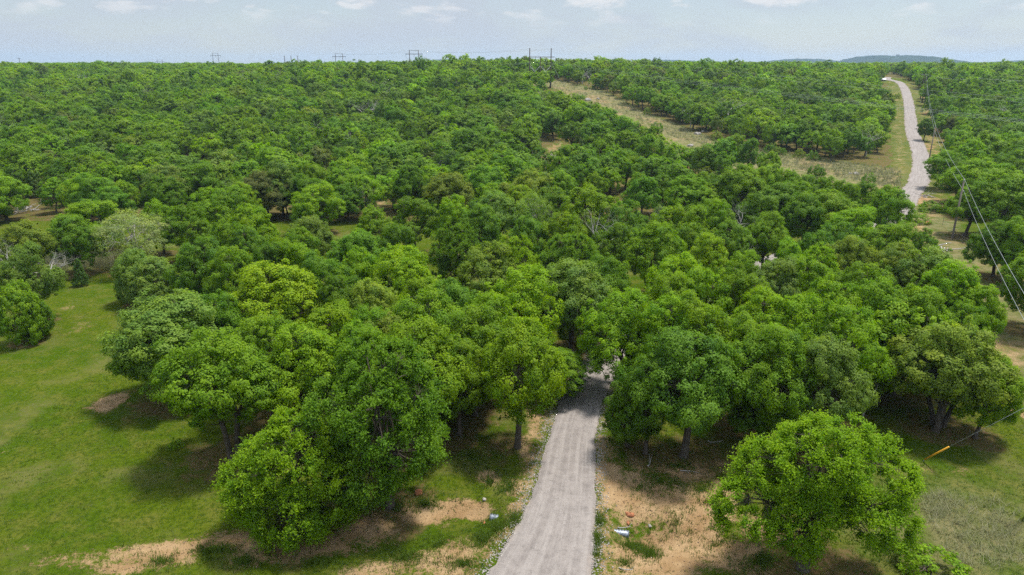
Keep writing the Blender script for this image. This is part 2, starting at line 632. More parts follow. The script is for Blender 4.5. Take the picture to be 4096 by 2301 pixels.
def make_dead(name, seed, H=7.0, spread=3.0, r=0.2, mat=None, depth=4, fork=0.33):
    g = np.random.default_rng(seed); random.seed(seed)
    mb = MB()

    def grow(p, d, L, r, k):
        n = 4
        pts = [p]; q = p.copy(); dd = d.copy()
        for i in range(n):
            dd = dd + g.normal(size=3) * 0.22; dd[2] += 0.03
            dd /= np.linalg.norm(dd)
            q = q + dd * L / n
            pts.append(q.copy())
        mb.tube(pts, [r * (1 - 0.55 * i / n) for i in range(n + 1)], 5 if k > 1 else 3, cap=False)
        if k == 0:
            return
        for j in range(3 if k > 1 else 4):
            i = g.integers(2, n + 1)
            nd = dd + sph(1, g)[0] * 0.95 + np.array([0, 0, 0.1])
            nd[2] = max(nd[2], -0.2)
            nd /= np.linalg.norm(nd)
            grow(pts[i].copy(), nd, L * g.uniform(0.55, 0.8), r * (1 - 0.55 * i / n) * 0.62, k - 1)
    mb.tube([(0, 0, -0.4), (0, 0, 0), (0.05, 0, H * fork * .6), (0.1, 0.05, H * fork)], [r * 1.4, r * 1.25, r, r * .9], 8)
    top = np.array([0.1, 0.05, H * fork])
    nb = 5
    for i in range(nb):
        th = 6.283 * i / nb + g.uniform(-.4, .4)
        d = np.array([math.cos(th) * spread / H * 1.6, math.sin(th) * spread / H * 1.6, g.uniform(0.5, 1.0)])
        d /= np.linalg.norm(d)
        grow(top.copy(), d, H * 0.36, r * 0.55, depth - 1)
    return mb.mesh(name, mat or M_DEAD)


TINT = dict(mid=(0.130, 0.226, 0.010), dark=(0.094, 0.180, 0.011), bright=(0.146, 0.250, 0.008), yellow=(0.172, 0.276, 0.006),
            lime=(0.156, 0.262, 0.007), olive=(0.160, 0.220, 0.026), grey=(0.142, 0.220, 0.036), cool=(0.108, 0.204, 0.017), pale=(0.205, 0.275, 0.090),
            juniper=(0.066, 0.124, 0.022), brown=(0.118, 0.150, 0.036))

OAKS = [make_tree('oak', 100 + i, H=9.0, a=4.0, zb=zb, nl=nl, clumps=260, leaves=225, leaf=0.165, cr=(0.36, 0.98), trunk_r=tr, ragged=True)
        for i, (zb, nl, tr) in enumerate([(1.8, 7, .24), (1.4, 8, .26), (2.1, 6, .22), (1.2, 9, .25), (1.7, 7, .23), (2.3, 8, .27)])]
OAK_TWO = make_tree('oak', 130, H=9.4, a=4.0, zb=2.9, nl=7, clumps=250, leaves=190, leaf=0.185, cr=(0.38, 0.98), trunk_r=.27, fork=3.4, trunks=2, ragged=True)
OAK_THREE = make_tree('oak', 131, H=8.8, a=4.2, zb=2.2, nl=8, clumps=240, leaves=190, leaf=0.185, cr=(0.38, 0.98), trunk_r=.26, fork=2.4, trunks=3, ragged=True)
MIDS = [make_tree('midoak', 200 + i, H=8.0, a=(3.6, 3.2, 4.0, 3.5, 3.0, 3.8)[i], zb=(1.6, 1.0, 2.2, 1.3, 1.8, 2.0)[i], nl=(6, 4, 7, 5, 3, 8)[i], clumps=100, leaves=75, leaf=0.31, cr=(0.5, 1.1), trunk_r=.18, soft=True, ragged=True) for i in range(6)]
PALE = make_tree('pale_tree', 301, H=8.0, a=4.4, zb=1.8, nl=8, clumps=190, leaves=70, leaf=0.17, cr=(0.6, 1.0), trunk_r=.2, bark=M_DEAD)
ELM_A = make_tree('elm', 310, lobes=[((0.2, 0, 7.0), (2.6, 2.6, 2.1)), ((-2.1, 0.2, 6.3), (2.1, 2.1, 1.6)), ((-3.7, -0.4, 4.5), (1.75, 1.7, 1.35)),
                                     ((3.0, 0.3, 6.0), (2.2, 2.2, 1.9)), ((3.9, -0.3, 3.9), (1.35, 1.4, 1.9)), ((2.3, -1.4, 4.6), (1.5, 1.4, 1.3)), ((-1.2, -1.3, 4.6), (1.7, 1.3, 1.4)),
                                     ((-1.3, -1.0, 2.9), (1.15, 1.0, 1.2)), ((0.5, 2.0, 5.6), (2.6, 1.8, 1.9)), ((1.5, 0.0, 8.3), (1.3, 1.3, .9)), ((-0.7, 0.2, 8.0), (1.3, 1.2, .9))],
                  H=9.4, clumps=420, leaves=275, leaf=0.158, cr=(0.42, 0.76), spiky=True, trunk_r=.30, fork=2.6)
ELM_B = make_tree('elm', 311, lobes=[((0, 0, 4.6), (3.0, 3.0, 2.5)), ((-1.8, -.8, 3.6), (2.1, 2, 2.0)), ((1.9, -.6, 3.2), (2.0, 2.0, 2.0)), ((0.2, -2.0, 2.4), (2.0, 1.6, 1.7)),
                                     ((-2.4, 0.6, 2.2), (1.6, 1.6, 1.6)), ((2.6, 0.4, 1.9), (1.3, 1.4, 1.4)), ((0.4, 0.6, 6.3), (1.7, 1.7, 1.1)), ((0, -1.4, 1.2), (2.0, 1.6, 1.0))],
                  H=7.4, clumps=400, leaves=250, leaf=0.165, cr=(0.42, 0.72), spiky=True, trunk_r=.20, fork=1.4)
ELM_C = make_tree('elm', 312, H=10.2, a=4.2, zb=0.9, nl=10, clumps=380, leaves=210, leaf=0.19, cr=(0.45, 0.75), spiky=True, trunk_r=.26, fork=2.4)
jl = [((0, 0, 0.9 + 0.95 * i), (1.9 - 0.30 * i, 1.9 - 0.30 * i, 0.95)) for i in range(5)]
JUNI = [make_tree('juniper', 320 + i, lobes=[((x + random.uniform(-.25, .25), y, z), r) for ((x, y, z), r) in jl], H=5.8, clumps=85, leaves=70, leaf=0.22, cr=(0.45, 0.75), trunk_r=.12, fork=1.0) for i in range(2)]
ROUND = make_tree('round_tree', 330, lobes=[((0, 0, 3.2), (3.0, 3.0, 2.7)), ((-1.2, -.6, 2.6), (2.2, 2.2, 2.1)), ((1.2, .4, 2.4), (2.1, 2.1, 2.1)), ((0.2, -1.2, 1.6), (2.1, 1.8, 1.5)), ((.5, .5, 4.8), (1.7, 1.7, 1.2))],
                  H=6.2, clumps=190, leaves=110, leaf=0.20, cr=(0.5, 0.85), trunk_r=.16, fork=1.2)
BUSH = make_tree('bush', 340, lobes=[((0, 0, .7), (1.2, 1.2, .8)), ((.7, .2, .5), (.8, .8, .6)), ((-.7, -.2, .5), (.8, .8, .6))], H=1.6, clumps=40, leaves=60, leaf=0.14, cr=(0.3, 0.5), trunk_r=.05, fork=.25)
EXEC_TREES = True

# ------------------------------------------------------------------ where the trees stand
# (crown centre x, crown top y, crown width in photograph pixels, height in metres, type, tint, label)
z4 = lambda x, y, w: (x * .546, 760 + y * .546, w * .546)
z5 = lambda x, y, w: (1350 + x * .546, 760 + y * .546, w * .546)
z6 = lambda x, y, w: (2700 + x * .546, 760 + y * .546, w * .546)
dd = lambda x, y, w: (x * 1.59, y * 1.59, w * 1.59)
TREES = [
    # nearest trees, beside the lawn and the driveway mouth
    (dd(745, 1058, 330), 7.4, 'elmB', 'bright', 'low round elm bush with yellowish shoots, leafy to the ground by the sandy wash'),
    (dd(960, 862, 330), 10.2, 'elmC', 'dark', 'tall elm with drooping leafy trunk behind the low yellowish elm bush'),
    (dd(580, 830, 310), 9.4, 'oaktwo', 'mid', 'oak with two bare pale trunks standing at the lawn edge'),
    (dd(425, 742, 280), 9.0, 'oak', 'grey', 'grey-green oak overhanging the lawn beside the bare dirt patch'),
    (dd(400, 800, 230), 7.5, 'oak', 'mid', 'low spreading oak over the lawn under the grey-green oak'),
    (dd(690, 668, 250), 9.5, 'oak', 'yellow', 'broad yellow-green oak by the lawn, taller than those round it'),
    (dd(820, 770, 160), 9.0, 'oak', 'lime', 'lime green oak behind the grove between lawn and driveway'),
    (dd(760, 830, 220), 9.0, 'oak', 'bright', 'bright green oak between the two-trunk oak and the tall elm'),
    (dd(660, 800, 200), 8.6, 'oak', 'mid', 'mid green oak just behind the oak with two bare trunks'),
    (dd(935, 712, 150), 8.6, 'oak', 'olive', 'dull olive oak in the grove behind the tall elm'),
    (dd(1060, 738, 210), 9.4, 'oak', 'mid', 'mid green oak in the grove between olive oak and yellow oak'),
    (dd(1040, 818, 260), 9.6, 'oak', 'bright', 'wide bright oak right behind the tall elm'),
    (dd(900, 815, 170), 9.0, 'oak', 'bright', 'bright oak beside the tall elm, touching the lime green oak'),
    (dd(1190, 780, 190), 9.0, 'oak', 'mid', 'mid green oak with several dark trunks beneath, near the driveway'),
    (dd(1150, 850, 150), 8.2, 'oak', 'mid', 'shaded oak with dark trunks between tall elm and driveway'),
    (dd(1320, 680, 205), 9.6, 'oak', 'yellow', 'brightest yellow-green oak in the middle of the wood'),
    (dd(1235, 745, 150), 9.0, 'oak', 'bright', 'bright oak below the brightest yellow-green oak'),
    (dd(1445, 655, 215), 10.0, 'oak', 'grey', 'grey-green oak with long dark trunk beside the driveway bend'),
    (dd(1300, 810, 200), 9.6, 'oak', 'lime', 'oak with yellow patch and straight grey trunk at the driveway edge'),
    (dd(1555, 732, 205), 9.8, 'oak', 'bright', 'open oak with dark trunk arching over the driveway'),
    (dd(1435, 885, 150), 5.2, 'oak', 'mid', 'low leafy oak limb tree overhanging the driveway'),
    (dd(1575, 955, 130), 6.5, 'oak', 'dark', 'slender oak with thin grey trunk at the driveway shoulder'),
    (dd(1735, 832, 270), 9.8, 'oak', 'cool', 'large cool green oak with short grey trunk above the sandy ground'),
    (dd(1640, 900, 130), 7.8, 'oak', 'dark', 'shaded oak between driveway and large cool green oak'),
    (dd(1950, 830, 210), 9.8, 'oak', 'mid', 'oak with low hanging skirt of leaves behind the big open elm'),
    (dd(1925, 940, 130), 6.4, 'oak', 'cool', 'cool dark oak with leaves almost to the ground behind the open elm'),
    (dd(2085, 850, 160), 9.2, 'oak', 'grey', 'pale grey-green oak beside the dark shaded hollow'),
    (dd(2250, 760, 260), 9.6, 'oak', 'lime', 'great spreading oak with double dark trunk over the shaded hollow'),
    (dd(2410, 825, 260), 9.2, 'oakthree', 'olive', 'spreading oak with triple trunk nearest the fence lawn'),
    (dd(2500, 900, 120), 6.8, 'oak', 'lime', 'oak limbs reaching over the fence lawn past the triple trunk oak'),
    (dd(2055, 1066, 480), 9.4, 'elmA', 'bright', 'big open elm with leaning dark trunk standing alone on the sand'),
    # the lawn side
    (z4(150, 405, 400), 8.8, 'oak', 'grey', 'dense grey-green oak at the far lawn edge, leafy to the ground'),
    (z4(90, 690, 280), 6.4, 'round', 'mid', 'low dense oak thicket in front of the dense grey-green oak'),
    (z4(250, 800, 200), 4.2, 'round', 'dark', 'dark shaded bush at the foot of the dense oak by the lawn'),
    (z4(150, 240, 360), 8.0, 'oak', 'olive', 'olive oak with bare twigs behind the dead grey tree'),
    (z4(560, 500, 110), 3.6, 'juniper', 'juniper', 'little dark juniper on a bare stem beside the dead grey tree'),
    (z4(500, 190, 350), 8.0, 'oak', 'cool', 'round dark oak between dead grey tree and pale willowy tree'),
    (z4(640, 70, 460), 8.2, 'oak', 'bright', 'broad bright oak behind the round dark oak by the lawn'),
    (z4(950, 150, 530), 8.2, 'pale', 'pale', 'pale willowy tree with thin grey-green leaves at the lawn corner'),
    (z4(1140, 80, 260), 8.0, 'oak', 'bright', 'bright oak peeping over the pale willowy tree'),
    (z4(1360, 110, 330), 8.2, 'oak', 'mid', 'oak with dark fork between pale willowy tree and tall stemmed oak'),
    (z4(1660, -15, 400), 9.2, 'oak', 'mid', 'tall stemmed oak with slanting crown behind the lawn corner'),
    (z4(1090, 490, 360), 6.0, 'round', 'grey', 'round grey-green tree standing out on the lawn'),
    (z4(960, 430, 280), 6.6, 'round', 'grey', 'round grey-green tree just behind the one out on the lawn'),
    (z4(1450, 360, 400), 8.8, 'oak', 'cool', 'cool green oak with dark fork at the head of the lawn'),
    (z4(1700, 430, 300), 8.6, 'oak', 'mid', 'mid green oak touching the cool green oak at the lawn head'),
    (z4(1480, 600, 200), 4.6, 'round', 'dark', 'dark low tree in the shade at the head of the lawn'),
    (z4(1570, 760, 180), 8.0, 'oak', 'dark', 'thin dark oak with bare black stem beside the broad yellow-green oak'),
    (z4(1660, 235, 300), 8.4, 'oak', 'mid', 'domed oak behind the cool green oak of the lawn head'),
    (z4(1830, 115, 330), 8.6, 'oak', 'lime', 'lime green domed oak behind the lawn head, near the far clearing'),
    (z4(1800, 270, 260), 8.0, 'oak', 'cool', 'cool green oak just in front of the lime green domed oak'),
    (z4(2310, -50, 360), 8.4, 'oak', 'lime', 'bright lime oak at the edge of the bare clearing beyond the lawn'),
    (z4(2270, 190, 350), 8.4, 'oak', 'grey', 'grey-green oak in front of the bright lime oak by the clearing'),
    (z4(2170, 290, 330), 8.4, 'oak', 'mid', 'mid green oak behind the broad yellow-green oak'),
    (z4(2150, 380, 240), 8.4, 'oak', 'lime', 'small lime topped oak behind the broad yellow-green oak'),
    (z4(1950, 390, 300), 8.4, 'oak', 'dark', 'dark oak close behind the broad yellow-green oak'),
    (z4(2360, 470, 400), 9.0, 'oak', 'cool', 'cool green oak between broad yellow-green oak and sunlit gap'),
    (z4(2500, 620, 260), 8.6, 'oak', 'dark', 'dark oak in the hollow behind the lime green grove oak'),
    # the middle of the wood
    (z5(150, 300, 420), 8.8, 'oak', 'cool', 'broad cool green oak west of the grassy gap'),
    (z5(430, 250, 320), 8.6, 'oak', 'dark', 'dark oak beside the grassy gap in the wood'),
    (z5(270, 130, 320), 8.4, 'oak', 'mid', 'mid green oak behind the broad cool green oak at the gap'),
    (z5(560, 55, 360), 8.6, 'oak', 'mid', 'domed oak at the end of the grassy gap'),
    (z5(860, 55, 270), 9.0, 'oak', 'bright', 'bright oak with tall dark stem beyond the grassy gap'),
    (z5(1160, 15, 400), 9.6, 'oak', 'grey', 'big grey-green dome standing over the middle of the wood'),
    (z5(1050, 110, 260), 8.8, 'oak', 'cool', 'cool green oak tucked under the big grey-green dome'),
    (z5(1440, 10, 280), 9.0, 'pale', 'grey', 'thin leaved grey tree beside the big grey-green dome'),
    (z5(1400, 200, 260), 8.4, 'oak', 'cool', 'shaded oak below the thin leaved grey tree'),
    (z5(1840, -20, 400), 10.0, 'oak', 'bright', 'tall bright green oak with half its limbs dead'),
    (z5(1670, 175, 340), 9.0, 'oak', 'bright', 'bright oak in front of the tall half-dead oak'),
    (z5(870, 265, 290), 8.8, 'elmC', 'dark', 'dark upright elm beside the grassy gap'),
    (z5(1090, 408, 460), 9.0, 'oak', 'olive', 'pale olive oak above the brightest yellow-green oak'),
    (z5(1300, 360, 330), 9.0, 'elmC', 'bright', 'feathery bright elm behind the pale olive oak'),
    (z5(1700, 330, 460), 9.4, 'elmC', 'cool', 'feathery cool green elm in the middle of the wood'),
    (z5(1950, 480, 360), 8.8, 'oak', 'dark', 'dark oak behind the oak arching over the driveway'),
    (z5(440, 430, 500), 9.2, 'oak', 'yellow', 'yellow-green oak with dark stem beside the grassy gap'),
    (z5(170, 450, 300), 8.6, 'oak', 'bright', 'bright oak touching the yellow-green oak of the gap'),
    (z5(620, 640, 260), 7.2, 'oak', 'bright', 'small bright oak at the foot of the grassy gap'),
    (z5(830, 680, 330), 8.6, 'oak', 'cool', 'cool green oak in front of the pale olive oak'),
    (z5(240, 860, 260), 8.4, 'oak', 'mid', 'mid green oak in the grove under the dull olive oak'),
    (z5(330, 940, 180), 8.2, 'oak', 'olive', 'brownish olive oak top in the grove behind the tall elm'),
    (z5(1000, 1040, 240), 7.4, 'oak', 'dark', 'shaded dark oak beside the oak with yellow patch'),
    (z5(2120, 90, 300), 8.8, 'oak', 'cool', 'cool grey oak behind the driveway bend'),
    (z5(2060, 250, 260), 8.6, 'oak', 'dark', 'dark oak in the shade beside the bare trunk'),
    (z5(2350, 245, 430), 9.4, 'oak', 'mid', 'tall oak with two long dark stems beyond the driveway bend'),
    (z5(2440, 110, 260), 8.8, 'oak', 'lime', 'lime oak top behind the tall oak with two long stems'),
    (z5(2480, 480, 260), 9.0, 'oak', 'lime', 'lime oak between the driveway bend and the tall two-stemmed oak'),
    (z5(2450, 640, 330), 9.2, 'oak', 'bright', 'bright oak right over the driveway bend'),
    (z5(2400, 800, 300), 9.0, 'oak', 'bright', 'bright oak hiding the driveway beyond the bend'),
    # the wood between driveway and fence
    (z6(130, 120, 360), 8.6, 'oak', 'bright', 'bright domed oak in front of the bare white tree'),
    (z6(300, 70, 300), 8.4, 'oak', 'bright', 'bright oak beside the bare white tree'),
    (z6(110, 250, 330), 8.6, 'oak', 'mid', 'mid green oak two crowns before the bare white tree'),
    (z6(270, 340, 330), 8.8, 'oak', 'lime', 'yellowish oak down the wood from the bare white tree'),
    (z6(430, 240, 330), 8.6, 'oak', 'cool', 'cool green oak in front of the bare white tree'),
    (z6(690, 165, 320), 8.4, 'oak', 'mid', 'oak with dark fork at the little hidden clearing'),
    (z6(640, 20, 300), 8.4, 'oak', 'cool', 'cool dark oak beside the bare white tree, farther uphill'),
    (z6(970, 30, 320), 8.6, 'oak', 'dark', 'dark stemmed oak behind the little hidden clearing'),
    (z6(1130, 10, 420), 8.8, 'oak', 'mid', 'broad oak overlooking the far driveway curve'),
    (z6(1330, 120, 380), 8.8, 'oak', 'bright', 'bright oak in front of the far driveway curve'),
    (z6(1590, -10, 300), 8.6, 'oak', 'mid', 'edge oak beside the far driveway curve'),
    (z6(1610, 230, 400), 8.6, 'oak', 'mid', 'mid green oak beside the utility pole glade'),
    (z6(1830, 290, 170), 6.0, 'oak', 'dark', 'dark oak edge next to the brush pile at the glade'),
    (z6(1200, 235, 260), 8.4, 'oak', 'cool', 'cool green oak in front of the hidden clearing'),
    (z6(860, 370, 260), 8.0, 'oak', 'bright', 'small bright oak below the hidden clearing'),
    (z6(1050, 300, 240), 8.0, 'oak', 'cool', 'small cool oak below the hidden clearing'),
    (z6(1060, 420, 260), 8.2, 'elmC', 'bright', 'small bright elm among the oaks near the hidden clearing'),
    (z6(1290, 350, 380), 8.8, 'oak', 'olive', 'olive oak in the thick wood near the brush pile'),
    (z6(1640, 400, 420), 8.8, 'oak', 'olive', 'olive topped oak just below the brush pile'),
    (z6(1900, 440, 470), 9.0, 'oak', 'grey', 'grey-green oak at the wood edge facing the fence'),
    (z6(2070, 545, 380), 9.0, 'oak', 'lime', 'lime oak at the wood edge facing the wires'),
    (z6(2240, 690, 240), 7.6, 'oak', 'lime', 'outermost oak of the wood under the two wires'),
    (z6(2170, 830, 260), 6.6, 'oak', 'mid', 'shaded oak under the outermost oak by the wires'),
    (z6(1430, 560, 480), 9.2, 'oak', 'mid', 'wide mid green oak in the thick of the wood'),
    (z6(1020, 520, 420), 9.0, 'oak', 'bright', 'bright oak next to the wide mid green oak'),
    (z6(760, 500, 400), 9.0, 'oak', 'grey', 'grey-green oak next to the small bright elm'),
    (z6(500, 460, 260), 8.6, 'oak', 'bright', 'round bright oak top between yellowish oak and grey-green oak'),
    (z6(190, 580, 420), 9.2, 'oak', 'bright', 'bright oak beyond the driveway, above the large cool green oak'),
    (z6(520, 610, 340), 9.0, 'oak', 'mid', 'mid green oak beyond the large cool green oak'),
    (z6(680, 750, 340), 9.0, 'oak', 'bright', 'bright oak over a dark hollow in the wood'),
    (z6(200, 790, 400), 9.2, 'oak', 'bright', 'bright oak immediately behind the large cool green oak'),
    (z6(930, 810, 330), 9.2, 'oak', 'lime', 'lime oak behind the oak with hanging skirt'),
    (z6(1190, 665, 420), 9.6, 'oak', 'lime', 'lime oak uphill of the great spreading oak'),
    (z6(1500, 690, 440), 9.6, 'oak', 'mid', 'mid green oak at the shoulder of the great spreading oak'),
    (z6(1790, 720, 460), 9.4, 'oak', 'mid', 'mid green oak between great spreading oak and wires'),
    (z6(1280, 840, 360), 9.4, 'oak', 'lime', 'lime oak touching the great spreading oak'),
    (z6(600, 950, 330), 9.2, 'oak', 'mid', 'mid green oak between large cool oak and skirted oak'),
    (z6(2080, 990, 360), 9.0, 'oak', 'olive', 'olive oak close behind the triple trunk oak'),
    # trees standing before the power-line clearing
    ((3150, 678, 130), 8.4, 'oak', 'mid', 'mid green oak hiding the lower clearing, farthest from the driveway curve'),
    ((3225, 700, 130), 8.2, 'oak', 'cool', 'cool green oak hiding the lower clearing next to the mid green one'),
    ((3310, 708, 120), 8.2, 'oak', 'bright', 'bright oak hiding the middle of the lower clearing'),
    ((3390, 722, 130), 8.4, 'oak', 'mid', 'mid green oak before the pale rock of the lower clearing'),
    ((3470, 728, 120), 8.0, 'oak', 'dark', 'dark oak before the lower clearing near the driveway curve'),
    ((3548, 742, 120), 8.0, 'oak', 'mid', 'last oak before the far driveway curve'),
    ((3050, 668, 110), 8.0, 'oak', 'lime', 'lime oak before the lower clearing under the tall oaks'),
    ((2935, 535, 120), 9.4, 'oak', 'mid', 'tall oak pair member standing in front of the power-line clearing'),
    ((3000, 552, 110), 9.0, 'oak', 'cool', 'cool green oak beside the tall oak in front of the power-line clearing'),
    ((3085, 605, 80), 8.0, 'oak', 'bright', 'bright open oak before the lower end of the power-line clearing'),
    ((2508, 602, 130), 8.6, 'oak', 'lime', 'lime topped oak between the two red earth clearings'),
    ((2560, 690, 90), 6.0, 'oak', 'mid', 'small oak below the red earth clearing'),
    ((2380, 690, 100), 7.0, 'oak', 'bright', 'bright oak in front of the larger brush pile'),
    # beyond the fence
    ((3792, 600, 140), 8.6, 'oak', 'mid', 'oak with short dark stem beside the far driveway curve'),
    ((3960, 640, 260), 10.0, 'oak', 'lime', 'tall lime oak beyond the fence behind the utility pole'),
    ((3900, 750, 170), 8.0, 'oak', 'mid', 'oak with three dark trunks beyond the fence'),
    ((4060, 700, 260), 10.5, 'oak', 'mid', 'tall mid green oak beyond the fence'),
    ((4020, 890, 190), 7.4, 'oak', 'dark', 'low limbed oak behind the fence posts'),
    ((4110, 880, 200), 8.4, 'oak', 'mid', 'oak with leaning black trunk beyond the fence'),
    ((4190, 1000, 260), 9.0, 'oak', 'mid', 'oak at the picture edge beyond the fence posts'),
    ((3860, 640, 170), 8.6, 'oak', 'dark', 'dark oak close behind the utility pole'),
    ((3710, 470, 60), 7.5, 'oak', 'dark', 'dark oak beside the far wire pole'),
    ((3738, 308, 78), 12.0, 'oak', 'bright', 'tall bright oak beside the paired poles on the far driveway'),
    ((3735, 375, 56), 8.0, 'oak', 'lime', 'smaller lime oak below the tall bright oak near paired poles'),
]
# pixel outlines of open ground seen between the trees
OPEN = [
    [(2100, 330), (2230, 322), (2330, 345), (2430, 370), (2560, 442), (2800, 536), (3050, 600), (3300, 640), (3600, 680), (3600, 765), (3400, 722), (3050, 655), (2850, 592), (2700, 555), (2620, 510), (2400, 420), (2200, 350), (2100, 345)],
    [(2170, 588), (2250, 580), (2270, 640), (2185, 662)], [(2420, 662), (2560, 655), (2680, 640), (2660, 672), (2560, 685), (2440, 682)],
    [(1480, 800), (1570, 790), (1570, 830), (1480, 835)], [(1120, 832), (1190, 825), (1190, 850), (1120, 855)],
    [(3520, 300), (3590, 300), (3660, 340), (3705, 420), (3735, 520), (3770, 640), (3800, 800), (3590, 830), (3590, 690), (3570, 560), (3590, 430), (3570, 400), (3535, 345)],
    [(3600, 790), (3740, 765), (3880, 880), (3950, 1000), (3700, 1010), (3620, 900)], [(3570, 288), (3548, 288), (3546, 302), (3572, 302)],
    [(60, 800), (180, 790), (180, 860), (40, 880)],
]


def tree_extent(me_crown):
    n = len(me_crown.vertices)
    co = np.empty(n * 3, np.float32); me_crown.vertices.foreach_get('co', co); co = co.reshape(-1, 3)
    return float(np.percentile(np.abs(co[:, :2]).max(1), 98) * 2), float(np.percentile(co[:, 2], 99.6))


EXT = {}
for k, v in dict(elmA=ELM_A, elmB=ELM_B, elmC=ELM_C, pale=PALE, round=ROUND, bush=BUSH, oaktwo=OAK_TWO, oakthree=OAK_THREE).items():
    EXT[k] = tree_extent(v[1])
for i, v in enumerate(OAKS): EXT['oak%d' % i] = tree_extent(v[1])
for i, v in enumerate(MIDS): EXT['mid%d' % i] = tree_extent(v[1])
for i, v in enumerate(JUNI): EXT['juniper%d' % i] = tree_extent(v[1])
PROTO = dict(elmA=ELM_A, elmB=ELM_B, elmC=ELM_C, pale=PALE, round=ROUND, bush=BUSH, oaktwo=OAK_TWO, oakthree=OAK_THREE)
PROTO.update({'oak%d' % i: v for i, v in enumerate(OAKS)})
PROTO.update({'mid%d' % i: v for i, v in enumerate(MIDS)})
PROTO.update({'juniper%d' % i: v for i, v in enumerate(JUNI)})
KIND = dict(oaktwo='oak_tree', oakthree='oak_tree', oak='oak_tree', mid='oak_tree', elmA='elm_tree', elmB='elm_tree', elmC='elm_tree', pale='willowy_tree', round='oak_tree', juniper='juniper_tree', bush='bush')

BASE = {'tall elm with drooping': (978, 1280), 'oak with two bare': (560, 1152), 'oak with yellow patch': (1304, 1128), 'large cool green oak with short': (1728, 1152), 'big open elm': (2035, 1432),
        'low round elm bush': (745, 1322), 'spreading oak with triple': (2362, 1075), 'great spreading oak': (2272, 992), 'open oak with dark trunk arching': (1562, 985), 'slender oak with thin': (1585, 1125),
        'grey-green oak with long dark': (1438, 890), 'grey-green oak overhanging': (440, 988), 'low leafy oak limb': (1385, 1003)}
placed = []          # x, y, z, width, height, proto key, tint, label, group, rz
for (q, h, typ, tint, lab) in TREES:
    px, pt, pw = q
    g = at_height(px, pt + 6, h * 0.97)
    for k_, (b0, b1) in BASE.items():
        if lab.startswith(k_):
            g = at_height(b0 * 1.59, b1 * 1.59)
            dr_ = ray(px, pt); h = CAM_Z + dr_[2] * g[1] / dr_[1] - g[2]
            g[0] = .6 * g[0] + .4 * dr_[0] * g[1] / dr_[1]
            print('BASE', lab[:24], h)
    dep = project(g[0], g[1], g[2] + h * .6)[2]
    wd = pw / F * dep * (1.0 if typ.startswith('elm') or typ in ('juniper', 'oaktwo') else 1.08)
    if typ in ('oak', 'elmC'): wd = max(wd, .68 * h)
    key = typ
    if typ == 'oak': key = 'oak%d' % rng.integers(0, len(OAKS))
    if typ == 'juniper': key = 'juniper0'
    rz = 0.0 if typ in ('elmA', 'elmB') else rng.uniform(0, 6.28)
    c = np.array(TINT[tint]) * rng.uniform(0.9, 1.1) * rng.uniform(0.95, 1.05, 3)
    placed.append([g[0], g[1], g[2], wd, h, key, c, lab, None, rz])
NMAN = len(placed)

# the rest of the wood: jittered, never two trunks too close, kept off the open ground
cand = []
y = 70.0
while y < 1200:
    sp = 5.5 if y < 500 else 5.5 + (y - 500) / 160
    half = y * 0.95 + 30
    xs = np.arange(-half, half, sp)
    xs = xs + rng.uniform(-.42, .42, len(xs)) * sp
    ys = y + rng.uniform(-.42, .42, len(xs)) * sp
    cand.append(np.stack([xs, ys, np.full(len(xs), sp)], 1))
    y += sp * 0.95
cand = np.concatenate(cand)
cx, cy, csp = cand.T
cz = terrain(cx, cy)
ch = rng.normal(7.6, 1.5, len(cx)).clip(4.2, 11.0) * (0.85 + 0.3 * fbm(cx / 25, cy / 25, 31, 2))
cw = ch * rng.uniform(0.74, 1.06, len(cx)) * np.where(cy > 500, csp / 5.5, 1.0)
bx, by, _ = project(cx, cy, cz)
tx, ty, _ = project(cx, cy, cz + ch)
mx_, my_, _ = project(cx, cy, cz + ch * .5)
left_px, _, dpt = project(cx - cw * .45, cy, cz + ch * .5)
right_px, _, _ = project(cx + cw * .45, cy, cz + ch * .5)
ok = by < np.where(bx > 3650, 900, np.where(bx > 2600, 930, 915))
ok &= (fbm(cx / 14, cy / 14, 77, 2) > 0.30)
tall = (rng.random(len(cx)) < .05) & (cy > 300) & (cy < 560)
ch = np.where(tall, ch * rng.uniform(1.1, 1.3, len(cx)), ch)
ch = np.where(cy > 430, ch * .88, ch)
for P in OPEN:
    for (a, b) in ((bx, by), (tx, ty + 6), (mx_, my_), (left_px, my_), (right_px, my_)):
        ok &= ~inpoly(a, b, P)
rd, rw = road_dist(cx, cy)
ok &= rd > 4.4
man = np.array([[p[0], p[1], p[3]] for p in placed])
for (a, b, w) in man:
    ok &= np.hypot(cx - a, cy - b) > 0.42 * w + 0.36 * cw
idx = np.nonzero(ok)[0]
vis = (tx[idx] > -300) & (tx[idx] < 4400)
idx = idx[vis]
shade = fbm(cx / 40, cy / 40, 51, 3)
app = (cw / dpt)[idx]
order = idx[np.argsort(-app)]
NONE_LEFT = 300
crowd = []
for i in order:
    r = rng.random() * 0.75 + 0.5 * (shade[i] - 0.5)
    right_side = bx[i] > 2900
    tn = 'dark' if r < 0.16 else 'cool' if r < 0.30 else 'mid' if r < 0.50 else 'bright' if r < 0.62 else 'grey' if r < 0.68 else 'lime' if r < 0.76 else 'olive' if r < .79 else 'yellow'
    if cy[i] > 330 and rng.random() < 0.45: tn = 'lime' if rng.random() < 0.6 else 'yellow'
    jun = rng.random() < 0.055 and cy[i] < 420
    brn = rng.random() < 0.02
    crowd.append((i, 'juniper' if jun else 'brown' if brn else tn))


